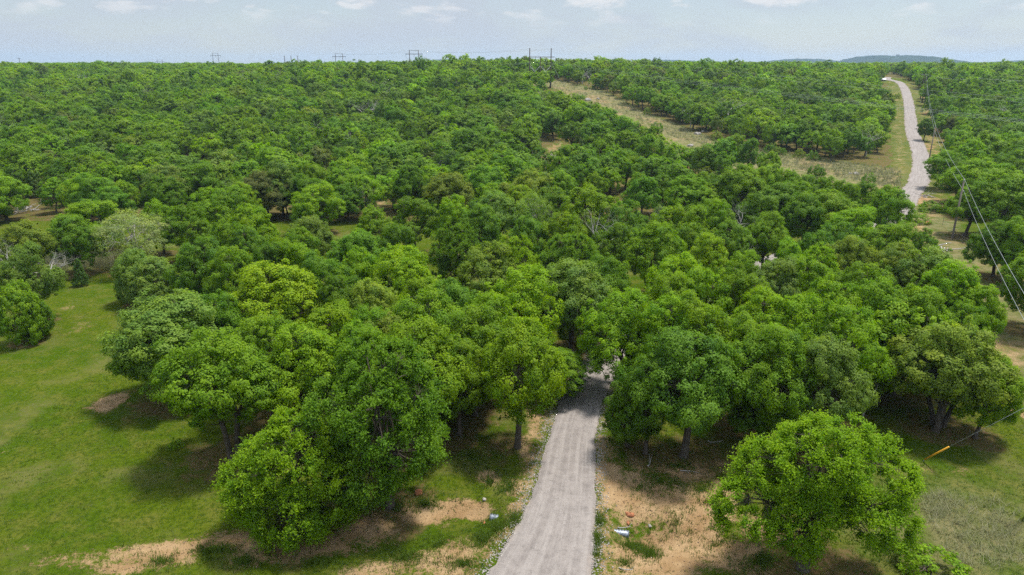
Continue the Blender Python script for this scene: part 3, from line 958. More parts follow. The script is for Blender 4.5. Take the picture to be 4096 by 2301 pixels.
def zone_of(i):
    if bx[i] > 3660: return 'beyond the far driveway'
    if bx[i] > 2560 and by[i] < 690: return 'between power-line clearing and far driveway'
    if bx[i] > 2750: return 'below the lower end of the power-line clearing'
    for lim, ph in ((400, 'on the slope above the dead grey tree'), (800, 'on the slope above the pale willowy tree'), (1130, 'on the slope above the tall stemmed oak'),
                    (1480, 'on the slope below the three plain skyline poles'), (1900, 'on the slope below the two-pole structure'), (2330, 'on the slope below the three-pole structure')):
        if bx[i] < lim: return ph
    return 'below the upper power-line clearing'


WORD = dict(mid='mid green', dark='dark green', cool='cool green', bright='bright green', grey='grey-green', lime='lime green', olive='olive', yellow='yellowish', brown='brownish')
far_rows = []
n_ind = 0
n_jun = 0
for (i, tn) in crowd:
    c = np.array(TINT[tn]) * rng.uniform(0.85, 1.15) * rng.uniform(0.94, 1.06, 3)
    rz = rng.uniform(0, 6.28)
    if tn == 'juniper' and n_jun < 36:
        n_jun += 1
        zn = zone_of(i)
        placed.append([cx[i], cy[i], cz[i], cw[i] * .72, ch[i] * .8, 'juniper%d' % rng.integers(0, 2), c, 'dark cone-shaped juniper among the oaks ' + zn, 'junipers ' + zn, rz])
        continue
    if tn != 'juniper' and n_ind < NONE_LEFT - NMAN:
        n_ind += 1
        zn = zone_of(i)
        key = ('oak%d' % rng.integers(0, len(OAKS))) if dpt[i] < 130 else 'mid%d' % rng.integers(0, len(MIDS))
        size = 'very tall' if ch[i] > 9.6 else 'tall' if ch[i] > 8.4 else 'low' if ch[i] < 6.0 else 'small' if ch[i] < 7.2 else 'middling'
        if cw[i] > ch[i] * 1.16: size += ' spreading'
        elif cw[i] < ch[i] * 1.0: size += ' narrow'
        placed.append([cx[i], cy[i], cz[i], cw[i], ch[i], key, c, '%s %s oak %s' % (size, WORD[tn], zn), 'oaks of the wood ' + zn, rz])
        continue
    c = c * rng.uniform(.78, 1.12)
    far_rows.append((cx[i], cy[i], cz[i], cw[i], ch[i], rz, *c, dpt[i], 1.0 if tn == 'juniper' else 0.0))
far_rows = np.array(far_rows)

# ------------------------------------------------------------------ ground
def grow_axis(lo, d0, d1, hi, step, rate):
    a = list(np.arange(d0, d1, step))
    s = step; v = a[-1]
    while v < hi:
        s *= rate; v += s; a.append(v)
    s = step; v = d0
    pre = []
    while v > lo:
        s *= rate; v -= s; pre.append(v)
    return np.array(pre[::-1] + a)


gx = grow_axis(-5200, -34, 38, 5200, 0.30, 1.035)
gy = grow_axis(-400, 27, 76, 6400, 0.30, 1.028)
GX, GY = np.meshgrid(gx, gy)
fx, fy = GX.ravel(), GY.ravel()
fz = terrain(fx, fy)
rdist, rwid = road_dist(np.clip(fx, -60, 330), np.clip(fy, 0, 460))
rdist = rdist + np.hypot(fx - np.clip(fx, -60, 330), fy - np.clip(fy, 0, 460))
fz = fz - 0.05 * (rdist < rwid * .5) + 0.05 * np.exp(-((rdist - rwid * .5) / 1.2) ** 2) * (fy < 80)
near = fy < 150
nz1 = fbm(fx / 2.2, fy / 2.2, 41, 4); nz2 = fbm(fx / 0.9, fy / 0.9, 45, 3); nz3 = fbm(fx / 7, fy / 7, 47, 3)
qx, qy, qd = project(fx, fy, fz)
infront = qd > 5
# bare earth: (px, py, rx, ry, strength) read off the photograph, laid on the ground as patches
BARE = [(2560, 1980, 190, 160, 1.0), (2760, 2060, 230, 190, 1.0), (2640, 2200, 240, 170, 1.0), (2900, 2230, 190, 130, .85), (2450, 1930, 95, 130, 1.0), (2420, 2230, 90, 170, .55), (3020, 2130, 160, 120, .6),
        (2730, 1900, 190, 70, .75), (2950, 1870, 180, 70, .5), (2900, 1960, 150, 80, .7), (2430, 1810, 60, 70, .7),
        (1860, 2045, 130, 42, 1.0), (1680, 2075, 160, 55, 1.0), (1480, 2120, 170, 65, .9), (1270, 2180, 190, 60, .75), (1080, 2220, 200, 55, .75), (800, 2180, 190, 40, .8), (640, 2220, 190, 60, .9), (980, 2170, 190, 45, .85), (520, 2280, 160, 40, .8),
        (1850, 2230, 120, 90, .8), (1700, 2260, 130, 60, .6), (1960, 2210, 70, 80, .55), (1500, 2290, 200, 40, .65), (1950, 1910, 55, 40, .7), (2060, 1960, 40, 45, .8), (2110, 1820, 55, 90, .6), (2140, 1660, 45, 110, .7),
        (425, 1618, 75, 42, 1.0), (375, 1640, 60, 18, .7), (520, 1618, 18, 8, .7), (250, 2240, 200, 60, .5), (90, 2190, 90, 30, .4), (330, 1300, 90, 40, .35), (300, 1230, 60, 20, .4), (460, 1098, 40, 8, .8),
        (4060, 1640, 60, 40, .7), (3960, 1560, 110, 90, .45), (4000, 1400, 90, 100, .5), (3860, 1900, 60, 30, .45), (3690, 1870, 50, 30, .4), (3690, 800, 70, 45, 1.0), (3650, 905, 50, 30, .8), (3770, 980, 80, 60, .35), (4060, 960, 80, 30, .7)]
dirt = np.zeros(len(fx))
for (a, b, c, d, s) in BARE:
    g0 = at_height(a, b); g1 = at_height(a + c, b); g2 = at_height(a, max(b - d, 300)); g3 = at_height(a, b + d)
    ex = abs(g1[0] - g0[0]); ey = max(0.3, (g2[1] - g3[1]) / 2)
    r = np.hypot((fx - g0[0]) / ex, (fy - g0[1]) / ey)
    dirt = np.maximum(dirt, s * (1 - sstep(0.25, 1.5, r + (nz1 - .5) * 1.3)))
shoulder = np.exp(-((rdist - rwid * .5 - 0.5) / 0.9) ** 2)
dirt = np.maximum(dirt, shoulder * (0.25 + 0.5 * nz1) * (fy < 75))
dirt = np.maximum(dirt, 0.45 * np.exp(-((rdist - rwid * .5 - 3.0) / 2.2) ** 2) * (fy > 120) * (fx > 60))
# far clearings: reddish earth and dry grass
wqx = qx + (fbm(fx / 9, fy / 9, 71, 3) - .5) * 130; wqy = qy + (fbm(fx / 9, fy / 9, 73, 3) - .5) * 70
red = np.zeros(len(fx)); dry = np.zeros(len(fx))
ez = (inpoly(qx, qy, OPEN[0]) | inpoly(qx, qy - 45, OPEN[0]) | inpoly(qx, qy - 90, OPEN[0])) & infront & (fy > 100); dry = np.where(ez, 1.0, dry)
cl = (inpoly(wqx, wqy, OPEN[1]) | inpoly(wqx, wqy, OPEN[2]) | inpoly(wqx, wqy, OPEN[3]) | inpoly(wqx, wqy, OPEN[4])) & infront & (fy > 90)
red = np.where(cl, 0.2 + 0.6 * nz1, red); dry = np.where(cl, 0.6, dry)
sel = infront & (fy > 100) & (wqx > 3690) & (wqx < 3790) & (qy > 340) & (qy < 640)
red = np.where(sel, 0.25 + .5 * nz1, red)
sel = infront & (qx > 3560) & (qx < 3760) & (qy > 330) & (qy < 780) & (fy > 100)
dry = np.where(sel, np.maximum(dry, .35), dry)
dx0 = at_height(3900, 2150)
dry = np.maximum(dry, 0.75 * np.exp(-(((fx - dx0[0]) / 7) ** 2 + ((fy - dx0[1]) / 5) ** 2)))
sel = infront & inpoly(wqx, wqy, [(3640, 800), (3800, 860), (3960, 1030), (4140, 1180), (4140, 1650), (3980, 1560), (3900, 1250), (3800, 1080), (3680, 1000)]) & (fy < 150)
dry = np.where(sel, np.maximum(dry, .75), dry)
lw = at_height(380, 1045)
dry = np.maximum(dry, 0.95 * np.exp(-(((fx - lw[0]) / 6) ** 2 + ((fy - lw[1]) / 4) ** 2)))
# leaf litter under the trees
lit = np.zeros(len(fx))
for p in placed[:NMAN]:
    if p[1] < 140 and p[4] > 5:
        d2 = ((fx - p[0]) ** 2 + (fy - p[1]) ** 2) / (0.5 * p[3]) ** 2
        lit = np.maximum(lit, np.exp(-d2 ** 1.3))
wood = (fy > 120) & ~ez & ~cl
lit = np.where(wood & (rdist > 7), np.maximum(lit, .8), lit)
lit *= (1 - sstep(2.6, 1.6, rdist - rwid * .5) * 0.5)
lush = nz3
col = np.stack([np.clip(dirt, 0, 1), np.clip(lit, 0, 1), np.clip(dry, 0, 1), np.clip(red, 0, 1)], 1)
fz = fz + 0.05 * (nz2 - .5) * (fy < 120) * (1 - 0.6 * dirt)
ny, nx = GX.shape
ii = (np.arange(ny - 1)[:, None] * nx + np.arange(nx - 1)[None, :]).ravel()
quads = np.stack([ii, ii + 1, ii + nx + 1, ii + nx], 1)


def ground_material():
    m, t, o = new_mat('ground')
    a = node(t, 'ShaderNodeAttribute', attribute_name='cover')
    s = node(t, 'ShaderNodeSeparateColor'); lk(t, a.outputs['Color'], s.inputs[0])
    D, L, Y, Rd = s.outputs[0], s.outputs[1], s.outputs[2], a.outputs['Alpha']
    g = node(t, 'ShaderNodeNewGeometry'); P = g.outputs['Position']
    n_big = noise(t, P, 0.09, 4, .55); n_mid = noise(t, P, 0.55, 6, .6); n_fine = noise(t, P, 3.2, 7, .68); n_grit = noise(t, P, 11.0, 5, .7)
    # grass: deep green, yellow green, thin tan thatch
    gr = mix_col(t, remap(t, n_big, .35, .65), (0.074, 0.128, 0.005), (0.122, 0.156, 0.010))
    gr = mix_col(t, remap(t, n_mid, .40, .72), gr, (0.172, 0.170, 0.034))
    gr = mix_col(t, remap(t, n_fine, .42, .66, 0, .9), gr, (0.048, 0.084, 0.005))
    gr = mix_col(t, remap(t, n_grit, .56, .76, 0, .55), gr, (0.21, 0.195, 0.062))
    worn = math_node(t, 'MULTIPLY', remap(t, noise(t, P, .16, 5, .6), .50, .66), remap(t, n_fine, .3, .6))
    gr = mix_col(t, math_node(t, 'MULTIPLY', worn, .75), gr, (0.205, 0.185, 0.075))
    gr = mix_col(t, 1.0, gr, (0.66, 0.71, 0.56), 'MULTIPLY')
    # bare sandy earth
    ea = mix_col(t, remap(t, n_mid, .3, .7), (0.42, 0.275, 0.140), (0.60, 0.435, 0.250))
    ea = mix_col(t, remap(t, n_fine, .48, .75, 0, .55), ea, (0.26, 0.155, 0.085))
    ea = mix_col(t, remap(t, n_grit, .60, .78, 0, .45), ea, (0.16, 0.12, 0.075))
    ea = mix_col(t, math_node(t, 'MULTIPLY', Rd, remap(t, n_mid, .3, .6)), ea, (0.38, 0.205, 0.11))
    ea = mix_col(t, 1.0, ea, (0.63, 0.60, 0.57), 'MULTIPLY')
    # dry thatch and leaf litter
    dr = mix_col(t, remap(t, n_fine, .35, .7), (0.30, 0.255, 0.150), (0.150, 0.165, 0.070))
    dr = mix_col(t, remap(t, n_big, .48, .66, 0, .8), dr, (0.36, 0.25, 0.155))
    li = mix_col(t, remap(t, n_fine, .35, .7), (0.20, 0.135, 0.075), (0.085, 0.110, 0.018))
    li = mix_col(t, remap(t, n_grit, .5, .75, 0, .5), li, (0.22, 0.15, 0.095))
    dr = mix_col(t, 1.0, dr, (0.74, 0.72, 0.66), 'MULTIPLY')
    li = mix_col(t, 1.0, li, (0.72, 0.70, 0.62), 'MULTIPLY')
    c = mix_col(t, math_node(t, 'MULTIPLY', Y, remap(t, n_mid, .25, .6)), gr, dr)
    f = math_node(t, 'ADD', L, math_node(t, 'MULTIPLY', math_node(t, 'SUBTRACT', n_mid, .5), 1.7))
    c = mix_col(t, remap(t, f, .45, .85), c, li)
    f = math_node(t, 'ADD', math_node(t, 'MAXIMUM', D, Rd), math_node(t, 'ADD', math_node(t, 'MULTIPLY', math_node(t, 'SUBTRACT', n_fine, .5), 1.5), math_node(t, 'MULTIPLY', math_node(t, 'SUBTRACT', n_mid, .5), .9)))
    f = math_node(t, 'ADD', f, remap(t, n_grit, .3, .7, -.12, .12))
    c = mix_col(t, remap(t, f, .36, .74), c, ea)
    # scattered small scalds in the turf
    sc = math_node(t, 'MULTIPLY', remap(t, noise(t, P, .33, 7, .7), .66, .72), remap(t, n_fine, .4, .55))
    c = mix_col(t, math_node(t, 'MULTIPLY', sc, .8), c, (0.31, 0.205, 0.12))
    hgt = math_node(t, 'ADD', math_node(t, 'MULTIPLY', n_fine, 1.0), math_node(t, 'MULTIPLY', n_grit, .5))
    p = principled(t, c, .95, .03, bump=hgt, bump_d=.22, bump_s=.9)
    lk(t, p.outputs[0], o.inputs[0])
    return m


M_GROUND = ground_material()
me = np_mesh('ground', np.stack([fx, fy, fz], 1), quads, M_GROUND, smooth=True, attrs={'cover': ('FLOAT_COLOR', col)})
ground = tag(mesh_obj('ground', me), kind='structure')

# ------------------------------------------------------------------ gravel driveway
def road_material():
    m, t, o = new_mat('gravel')
    g = node(t, 'ShaderNodeNewGeometry'); P = g.outputs['Position']
    a = node(t, 'ShaderNodeAttribute', attribute_name='lane')
    s = node(t, 'ShaderNodeSeparateXYZ'); lk(t, a.outputs['Vector'], s.inputs[0])
    across, along = s.outputs[0], s.outputs[1]
    cmb = node(t, 'ShaderNodeCombineXYZ'); lk(t, math_node(t, 'MULTIPLY', across, 7.0), cmb.inputs[0]); lk(t, math_node(t, 'MULTIPLY', along, .10), cmb.inputs[1])
    streak = noise(t, cmb.outputs[0], 1.0, 5, .6)
    n1 = noise(t, P, 1.1, 6, .62); n2 = noise(t, P, 9.0, 6, .75); n3 = noise(t, P, 26.0, 4, .8)
    c = mix_col(t, remap(t, n1, .3, .7), (0.245, 0.222, 0.208), (0.335, 0.305, 0.285))
    c = mix_col(t, remap(t, streak, .40, .66, 0, .55), c, (0.43, 0.40, 0.375))
    c = mix_col(t, remap(t, noise(t, P, 3.4, 6, .7), .52, .70, 0, .5), c, (0.17, 0.155, 0.145))
    c = mix_col(t, remap(t, n2, .50, .75, 0, .6), c, (0.135, 0.122, 0.115))
    c = mix_col(t, remap(t, n3, .55, .75, 0, .6), c, (0.52, 0.49, 0.46))
    edge = remap(t, math_node(t, 'ADD', math_node(t, 'ABSOLUTE', across), math_node(t, 'MULTIPLY', math_node(t, 'SUBTRACT', n1, .5), .5)), .80, 1.02)
    c = mix_col(t, math_node(t, 'MULTIPLY', edge, .35), c, (0.30, 0.225, 0.16))
    c = mix_col(t, 1.0, c, (0.74, 0.72, 0.71), 'MULTIPLY')
    p = principled(t, c, .95, .15, bump=math_node(t, 'ADD', n2, n3), bump_d=.05, bump_s=.8)
    lk(t, p.outputs[0], o.inputs[0])
    return m


M_ROAD = road_material()
NA = 15
rv = []; rl = []
along = 0
n_r = len(road)
for i in range(n_r):
    p = road[i]; q = road[min(i + 1, n_r - 1)]; q0 = road[max(i - 1, 0)]
    d = (q - q0)[:2]; d = d / (np.linalg.norm(d) + 1e-9)
    nrm = np.array([d[1], -d[0]])
    along += np.linalg.norm((p - q0)[:2])
    for k in range(NA):
        s = -1 + 2 * k / (NA - 1)
        jig = 0.0
        if k in (0, NA - 1):
            jig = (float(fbm(p[0] * .9 + 50 * (k > 0), p[1] * .9, 61, 4)) - .5) * 1.1
        hw = p[2] * .5
        off = s * hw + np.sign(s) * jig
        x_, y_ = p[0] + nrm[0] * off, p[1] + nrm[1] * off
        z_ = (0.07 + 0.05 * (1 - s * s) - 0.035 * math.exp(-((abs(s) - .45) / .12) ** 2) if abs(s) < .999 else -0.06)
        if p[1] > 120: z_ += 0.06
        rv.append((x_, y_, z_)); rl.append((s, along, 0))
rv = np.array(rv); rv[:, 2] += terrain(rv[:, 0], rv[:, 1])
ii = (np.arange(n_r - 1)[:, None] * NA + np.arange(NA - 1)[None, :]).ravel()
rq = np.stack([ii, ii + 1, ii + NA + 1, ii + NA], 1)
me = np_mesh('gravel_road', rv, rq, M_ROAD, smooth=True, attrs={'lane': ('FLOAT_VECTOR', rl)})
tag(mesh_obj('gravel_road', me), kind='structure')

# ------------------------------------------------------------------ far blue hills
M_HILL = rough_mat('far_wooded_hill', (0.014, 0.028, 0.016), (0.028, 0.046, 0.022), 0.012, 1.0, 0.0, bump_d=0)


def hill(px0, px1, top_py, dist, depth=500, seed=0, shape=None):
    """a wooded ridge whose skyline runs between two bearings; a real mound with both slopes"""
    n = 70; m = 15
    u0 = (px0 - 2048) / F * dist * CT; u1 = (px1 - 2048) / F * dist * CT
    zt = CAM_Z + (252 - top_py) / F * dist * CT * CT
    V = []
    for i in range(n):
        t = i / (n - 1)
        prof = shape(t) if shape else math.sin(math.pi * t) ** .6
        for j in range(m):
            s = j / (m - 1) * 2 - 1
            x_ = u0 + (u1 - u0) * t
            z_ = 5 + (zt - 5) * prof * (math.cos(s * math.pi / 2) ** .8) if abs(s) < 1 else 2
            z_ += (float(vnoise(i * .9, j * .9, seed)) - .5) * 7 * prof + (float(vnoise(i * 5.1, j * 3.3, seed + 3)) - .5) * 5 * prof
            V.append((x_, dist + s * depth, z_))
    q = (np.arange(n - 1)[:, None] * m + np.arange(m - 1)[None, :]).ravel()
    me = np_mesh('hill', V, np.stack([q, q + m, q + m + 1, q + 1], 1), M_HILL, smooth=False)
    return tag(mesh_obj('hill', me), kind='structure')


def blunt(t):
    return min(1, max(0, (t - 0.0) / .14)) ** .6 * (1 if t < .55 else 1 - .75 * ((t - .55) / .45) ** 1.1)


HILL_Y = 3600
hill(3395, 3880, 224, HILL_Y, 420, 3, blunt)
hill(3000, 3420, 236, 4300, 400, 5)
hill(3780, 4600, 232, 4400, 420, 7, lambda t: .25 + .75 * min(1, t * 1.6))
hill(2420, 2900, 240, 4600, 400, 9)
hill(1650, 1900, 238, 4600, 300, 11)

# lookout building on the ridge
hx = (3586 - 2048) / F * HILL_Y * CT
hz = CAM_Z + (252 - 225) / F * HILL_Y * CT * CT
b = empty('hilltop_building', (hx, HILL_Y, hz - 6))
MB().box((0, 0, 4), (7, 7, 12)).build('tower', M_WALL, b, smooth=False)
MB().box((0, 0, 11.2), (12, 10, 4.5)).build('upper_storey', M_WALL, b, smooth=False)
MB().box((0, 0, 13.7), (13, 11, .8)).build('roof', M_WALL, b, smooth=False)
tag(b, 'tiny square tower building on top of the blue hill', 'building')

# ------------------------------------------------------------------ trees as things
seen_kind = {}


def put_tree(row):
    x_, y_, z_, w_, h_, key, c, lab, grp, rz = row
    stem = ''.join(ch_ for ch_ in key if not ch_.isdigit())
    kind = KIND[stem]
    tm, cm = PROTO[key]
    ew, eh = EXT[key]
    root = empty(kind, (x_, y_, z_ - 0.05))
    root.rotation_euler = (0, 0, rz)
    root.scale = (w_ / ew, w_ / ew, h_ / eh)
    t_ = mesh_obj('trunk', tm, root)
    k_ = mesh_obj('crown', cm, root)
    k_['tint'] = [float(v) for v in c]
    cat = {'oak_tree': 'oak', 'elm_tree': 'elm', 'juniper_tree': 'juniper', 'willowy_tree': 'tree', 'bush': 'bush'}[kind]
    tag(root, lab, cat, grp)
    return root


# look-alikes of one slope: say how far up each one stands
same = {}
for r_ in placed:
    same.setdefault(r_[7], []).append(r_)
ORD = ('first', 'second', 'third', 'fourth', 'fifth', 'sixth', 'seventh', 'eighth', 'ninth', 'tenth', 'eleventh', 'twelfth', 'thirteenth', 'fourteenth')
for lab, rows in same.items():
    if len(rows) > 1:
        for k, r_ in enumerate(sorted(rows, key=lambda q: q[1])):
            if k < len(ORD):
                r_[7] = lab.replace(' among the oaks', '').replace(' on the slope', ' %s up the slope' % ORD[k]) if ' on the slope' in lab else lab.replace(' among the oaks', '').replace(' oak ', ' oak %s back ' % ORD[k], 1).replace('juniper ', 'juniper %s back ' % ORD[k], 1)
for r_ in placed:
    put_tree(r_)

# the wood farther off, too many to count: one object, points instanced with whole trees
def merged_proto(name, pair):
    """crown and trunk as one mesh for the far wood"""
    tm, cm = pair
    a = bpy.data.objects.new(name + '_t', tm); c = bpy.data.objects.new(name + '_c', cm)
    return a, c


far_col = bpy.data.collections.new('far_tree_kinds')
LOD = [make_tree('farwood%d' % i, 400 + i, H=8.0, a=3.5, zb=1.2, nl=5, clumps=48, leaves=34, leaf=0.55, cr=(0.75, 1.2), trunk_r=.16, twigs=False, soft=True) for i in range(6)]
JFAR = make_tree('farjuniper', 420, lobes=jl, H=5.8, clumps=45, leaves=30, leaf=0.4, cr=(0.5, 0.8), trunk_r=.12, fork=1.0, twigs=False)
protos = []
DFAR = make_dead('fardead', 520, 7.0, 3.2, .14, depth=3)
for i, pr in enumerate(MIDS + LOD + [JFAR]):
    tm, cm = pr
    nt_, nc_ = len(tm.vertices), len(cm.vertices)
    tv = np.empty(nt_ * 3, np.float32); tm.vertices.foreach_get('co', tv)
    cv = np.empty(nc_ * 3, np.float32); cm.vertices.foreach_get('co', cv)
    hv = np.empty(nc_, np.float32); cm.attributes['hue'].data.foreach_get('value', hv)
    tf = [tuple(p.vertices) for p in tm.polygons if len(p.vertices) == 4]
    F4 = np.concatenate([np.array(tf, np.int32), np.arange(nc_, dtype=np.int32).reshape(-1, 4) + nt_])
    me = np_mesh('far_tree', np.concatenate([tv, cv]), F4, [M_BARK, M_LEAF], attrs={'hue': ('FLOAT', np.concatenate([np.zeros(nt_), hv]))})
    me.polygons.foreach_set('material_index', np.concatenate([np.zeros(len(tf), np.int32), np.ones(nc_ // 4, np.int32)]))
    ew, eh = tree_extent(cm)
    o = bpy.data.objects.new('k%02d' % i, me)
    far_col.objects.link(o)
    protos.append((ew, eh))
o = bpy.data.objects.new('k13', DFAR); far_col.objects.link(o); protos.append((5.6, 6.6))
protos = np.array(protos)
n = len(far_rows)
pick = np.where(far_rows[:, 10] > .5, 12, np.where(far_rows[:, 9] < 300, rng.integers(0, 6, n), 6 + rng.integers(0, 6, n))).astype(np.int32)
pick[(rng.random(n) < .035) & (far_rows[:, 9] < 420)] = 13
sc = np.stack([far_rows[:, 3] / protos[pick, 0], far_rows[:, 3] / protos[pick, 0], far_rows[:, 4] / protos[pick, 1]], 1)
rot = np.stack([np.zeros(n), np.zeros(n), far_rows[:, 5]], 1)
pm = bpy.data.meshes.new('woodland')
pm.vertices.add(n); pm.vertices.foreach_set('co', far_rows[:, :3].astype(np.float32).ravel())
for an, typ, key, data in (('scl', 'FLOAT_VECTOR', 'vector', sc), ('rot', 'FLOAT_VECTOR', 'vector', rot), ('tint', 'FLOAT_COLOR', 'color', np.concatenate([far_rows[:, 6:9], np.ones((n, 1))], 1))):
    a = pm.attributes.new(an, typ, 'POINT'); a.data.foreach_set(key, data.astype(np.float32).ravel())
a = pm.attributes.new('pick', 'INT', 'POINT'); a.data.foreach_set('value', pick)
wood_o = tag(mesh_obj('woodland', pm), 'far green oak wood covering the slopes to the skyline', 'woodland', kind='stuff')
ng = bpy.data.node_groups.new('far_wood', 'GeometryNodeTree')
ng.interface.new_socket('Geometry', in_out='INPUT', socket_type='NodeSocketGeometry')
ng.interface.new_socket('Geometry', in_out='OUTPUT', socket_type='NodeSocketGeometry')
gi = node(ng, 'NodeGroupInput'); go = node(ng, 'NodeGroupOutput')
iop = node(ng, 'GeometryNodeInstanceOnPoints')
ci = node(ng, 'GeometryNodeCollectionInfo', transform_space='ORIGINAL')
ci.inputs['Collection'].default_value = far_col
ci.inputs['Separate Children'].default_value = True
ci.inputs['Reset Children'].default_value = True


def named(nm, dt):
    q = node(ng, 'GeometryNodeInputNamedAttribute', data_type=dt)
    q.inputs['Name'].default_value = nm
    return q.outputs['Attribute']


lk(ng, gi.outputs[0], iop.inputs['Points'])
lk(ng, ci.outputs[0], iop.inputs['Instance'])
iop.inputs['Pick Instance'].default_value = True
lk(ng, named('pick', 'INT'), iop.inputs['Instance Index'])
lk(ng, named('rot', 'FLOAT_VECTOR'), iop.inputs['Rotation'])
lk(ng, named('scl', 'FLOAT_VECTOR'), iop.inputs['Scale'])
lk(ng, iop.outputs[0], go.inputs[0])
md = wood_o.modifiers.new('far_wood', 'NODES')
md.node_group = ng
print('TREES manual', NMAN, 'placed', len(placed), 'far', n)

# ------------------------------------------------------------------ dead trees
DEADS = [make_dead('dead', 500, 7.0, 3.4, .15), make_dead('dead', 501, 8.0, 2.8, .17), make_dead('dead', 502, 7.0, 3.0, .14, depth=4, fork=.4)]
DEAD_PX = [((236, 962), 5.2, 0, 1.5, 'dead grey tree with a bare twiggy top at the lawn edge'),
           ((2940, 792), 8.4, 1, .9, 'bare white tree rising out of the oaks beyond the driveway'),
           ((2412, 815), 9.6, 1, .8, 'dead limbed dark tree beside the tall half-dead oak'),
           ((3010, 858), 8.2, 2, .7, 'fallen looking bare limb tree just below the bare white tree'),
           ((873, 705), 7.8, 2, .8, 'bleached snag with two forks on the slope beyond the lawn'),
           ((600, 498), 8.0, 0, .8, 'grey snag midway up the slope beyond the lawn'),
           ((753, 402), 8.0, 1, .8, 'thin grey snag high on the slope beyond the lawn'),
           ((382, 570), 7.8, 2, .9, 'grey twiggy snag in the dense wood beyond the lawn'),
           ((1797, 475), 8.4, 0, .9, 'dark grey snag on the slope under the power poles'),
           ((2071, 540), 7.5, 2, .8, 'forked grey snag near the red earth clearing'),
           ((2130, 525), 7.8, 1, .8, 'slim grey snag just uphill of the forked grey snag'),
           ((1470, 715), 7.6, 2, .8, 'white limbed snag behind the middle of the wood'),
           ((1606, 400), 8.0, 0, .8, 'spreading grey snag below the two-pole power structure'),
           ((1250, 590), 8.0, 0, .8, 'grey snag in the wood midway between lawn and power poles'),
           ((2610, 800), 8.6, 2, .8, 'grey snag behind the driveway bend'),
           ((30, 935), 7.6, 2, .9, 'bare grey crown behind the dense oak of the lawn')]
for (p, h, k, s, lab) in DEAD_PX:
    g = at_height(224, 1150) if 'lawn edge' in lab else at_height(p[0], p[1], h)
    m_ = DEADS[k]
    co = np.array([v.co.z for v in m_.vertices]).max()
    o = mesh_obj('dead_tree', m_, None, (g[0], g[1], g[2]))
    o.scale = (s * h / co, s * h / co, h / co)
    o.rotation_euler = (0, 0, rng.uniform(0, 6.28))
    tag(o, lab, 'dead tree')

# ------------------------------------------------------------------ bushes
BUSH_PX = [((3745, 2215, 290), 1.7, 'bright', 'yellowish green bush in the straw grass near the open elm'),
           ((3740, 800, 120), 2.2, 'mid', 'low thicket beside the utility pole'), ((3665, 848, 110), 2.0, 'mid', 'low green bush beside the bare glade at the far driveway curve'),
           ((3592, 372, 26), 2.6, 'olive', 'bushy clump on the verge of the far driveway'), ((3690, 430, 12), 2.0, 'dark', 'small dark bush between far driveway and paired poles'),
           ((3688, 500, 13), 2.0, 'dark', 'small dark bush on the far driveway verge below the wires'), ((700, 1755, 60), .8, 'mid', 'tuft like bush at the foot of the thin pale trunk'),
           ((2440, 500, 60), 2.2, 'cool', 'cool green bush at the lower edge of the power-line clearing'), ((2330, 380, 40), 1.6, 'lime', 'yellowish bush in the upper power-line clearing'), ((3480, 690, 60), 3.2, 'cool', 'cool green bush at the lower end of the power-line clearing')]
for (q, h, tn, lab) in BUSH_PX:
    g = at_height(q[0], q[1], h)
    put_tree([g[0], g[1], g[2], q[2] / F * project(*g)[2], h, 'bush', np.array(TINT[tn]), lab, None, rng.uniform(0, 6)])

for k in range(16):
    t_ = rng.random()
    edge_ = ((2250, 330), (2430, 372), (2560, 440), (2800, 536), (3050, 600), (3300, 642), (3560, 690)) if k % 2 else ((2300, 392), (2400, 425), (2620, 515), (2700, 560), (2850, 598), (3050, 660), (3400, 725))
    seg = rng.integers(0, 6); a_, b_ = edge_[seg], edge_[seg + 1]
    g = at_height(a_[0] + (b_[0] - a_[0]) * t_, a_[1] + (b_[1] - a_[1]) * t_ + 8)
    h = rng.uniform(1.6, 3.4)
    put_tree([g[0], g[1], g[2], h * rng.uniform(1.1, 1.5), h, 'bush', np.array(TINT[('dark', 'cool', 'mid', 'olive')[k % 4]]), '%s scrub bush straggling along the edge of the power-line clearing' % ('dark green', 'cool green', 'mid green', 'olive')[k % 4], 'scrub along the power-line clearing', rng.uniform(0, 6)])

# ------------------------------------------------------------------ power structures, poles and wires
def top_z(py, px, Y):
    d = ray(px, py); t = Y / d[1]
    return CAM_Z + t * d[2], d[0] * t


def wire(a, b, sag, r, label, group):
    a = Vector(a); b = Vector(b)
    pts = []
    n = 22
    for i in range(n + 1):
        t = i / n
        p = a.lerp(b, t); p.z -= 4 * sag * t * (1 - t)
        pts.append(p - a)
    o = MB().tube(pts, r, 5).build('overhead_wire', M_WIRE, None, a)
    return tag(o, label, 'wire', group)


def insulator(root, p, L):
    mb = MB()
    n = 9
    mb.tube([(0, 0, -L * i / (2 * n)) for i in range(2 * n + 1)], [.05 if i % 2 else .13 for i in range(2 * n + 1)], 6)
    return mb.build('insulator', M_PORCELAIN, root, p)


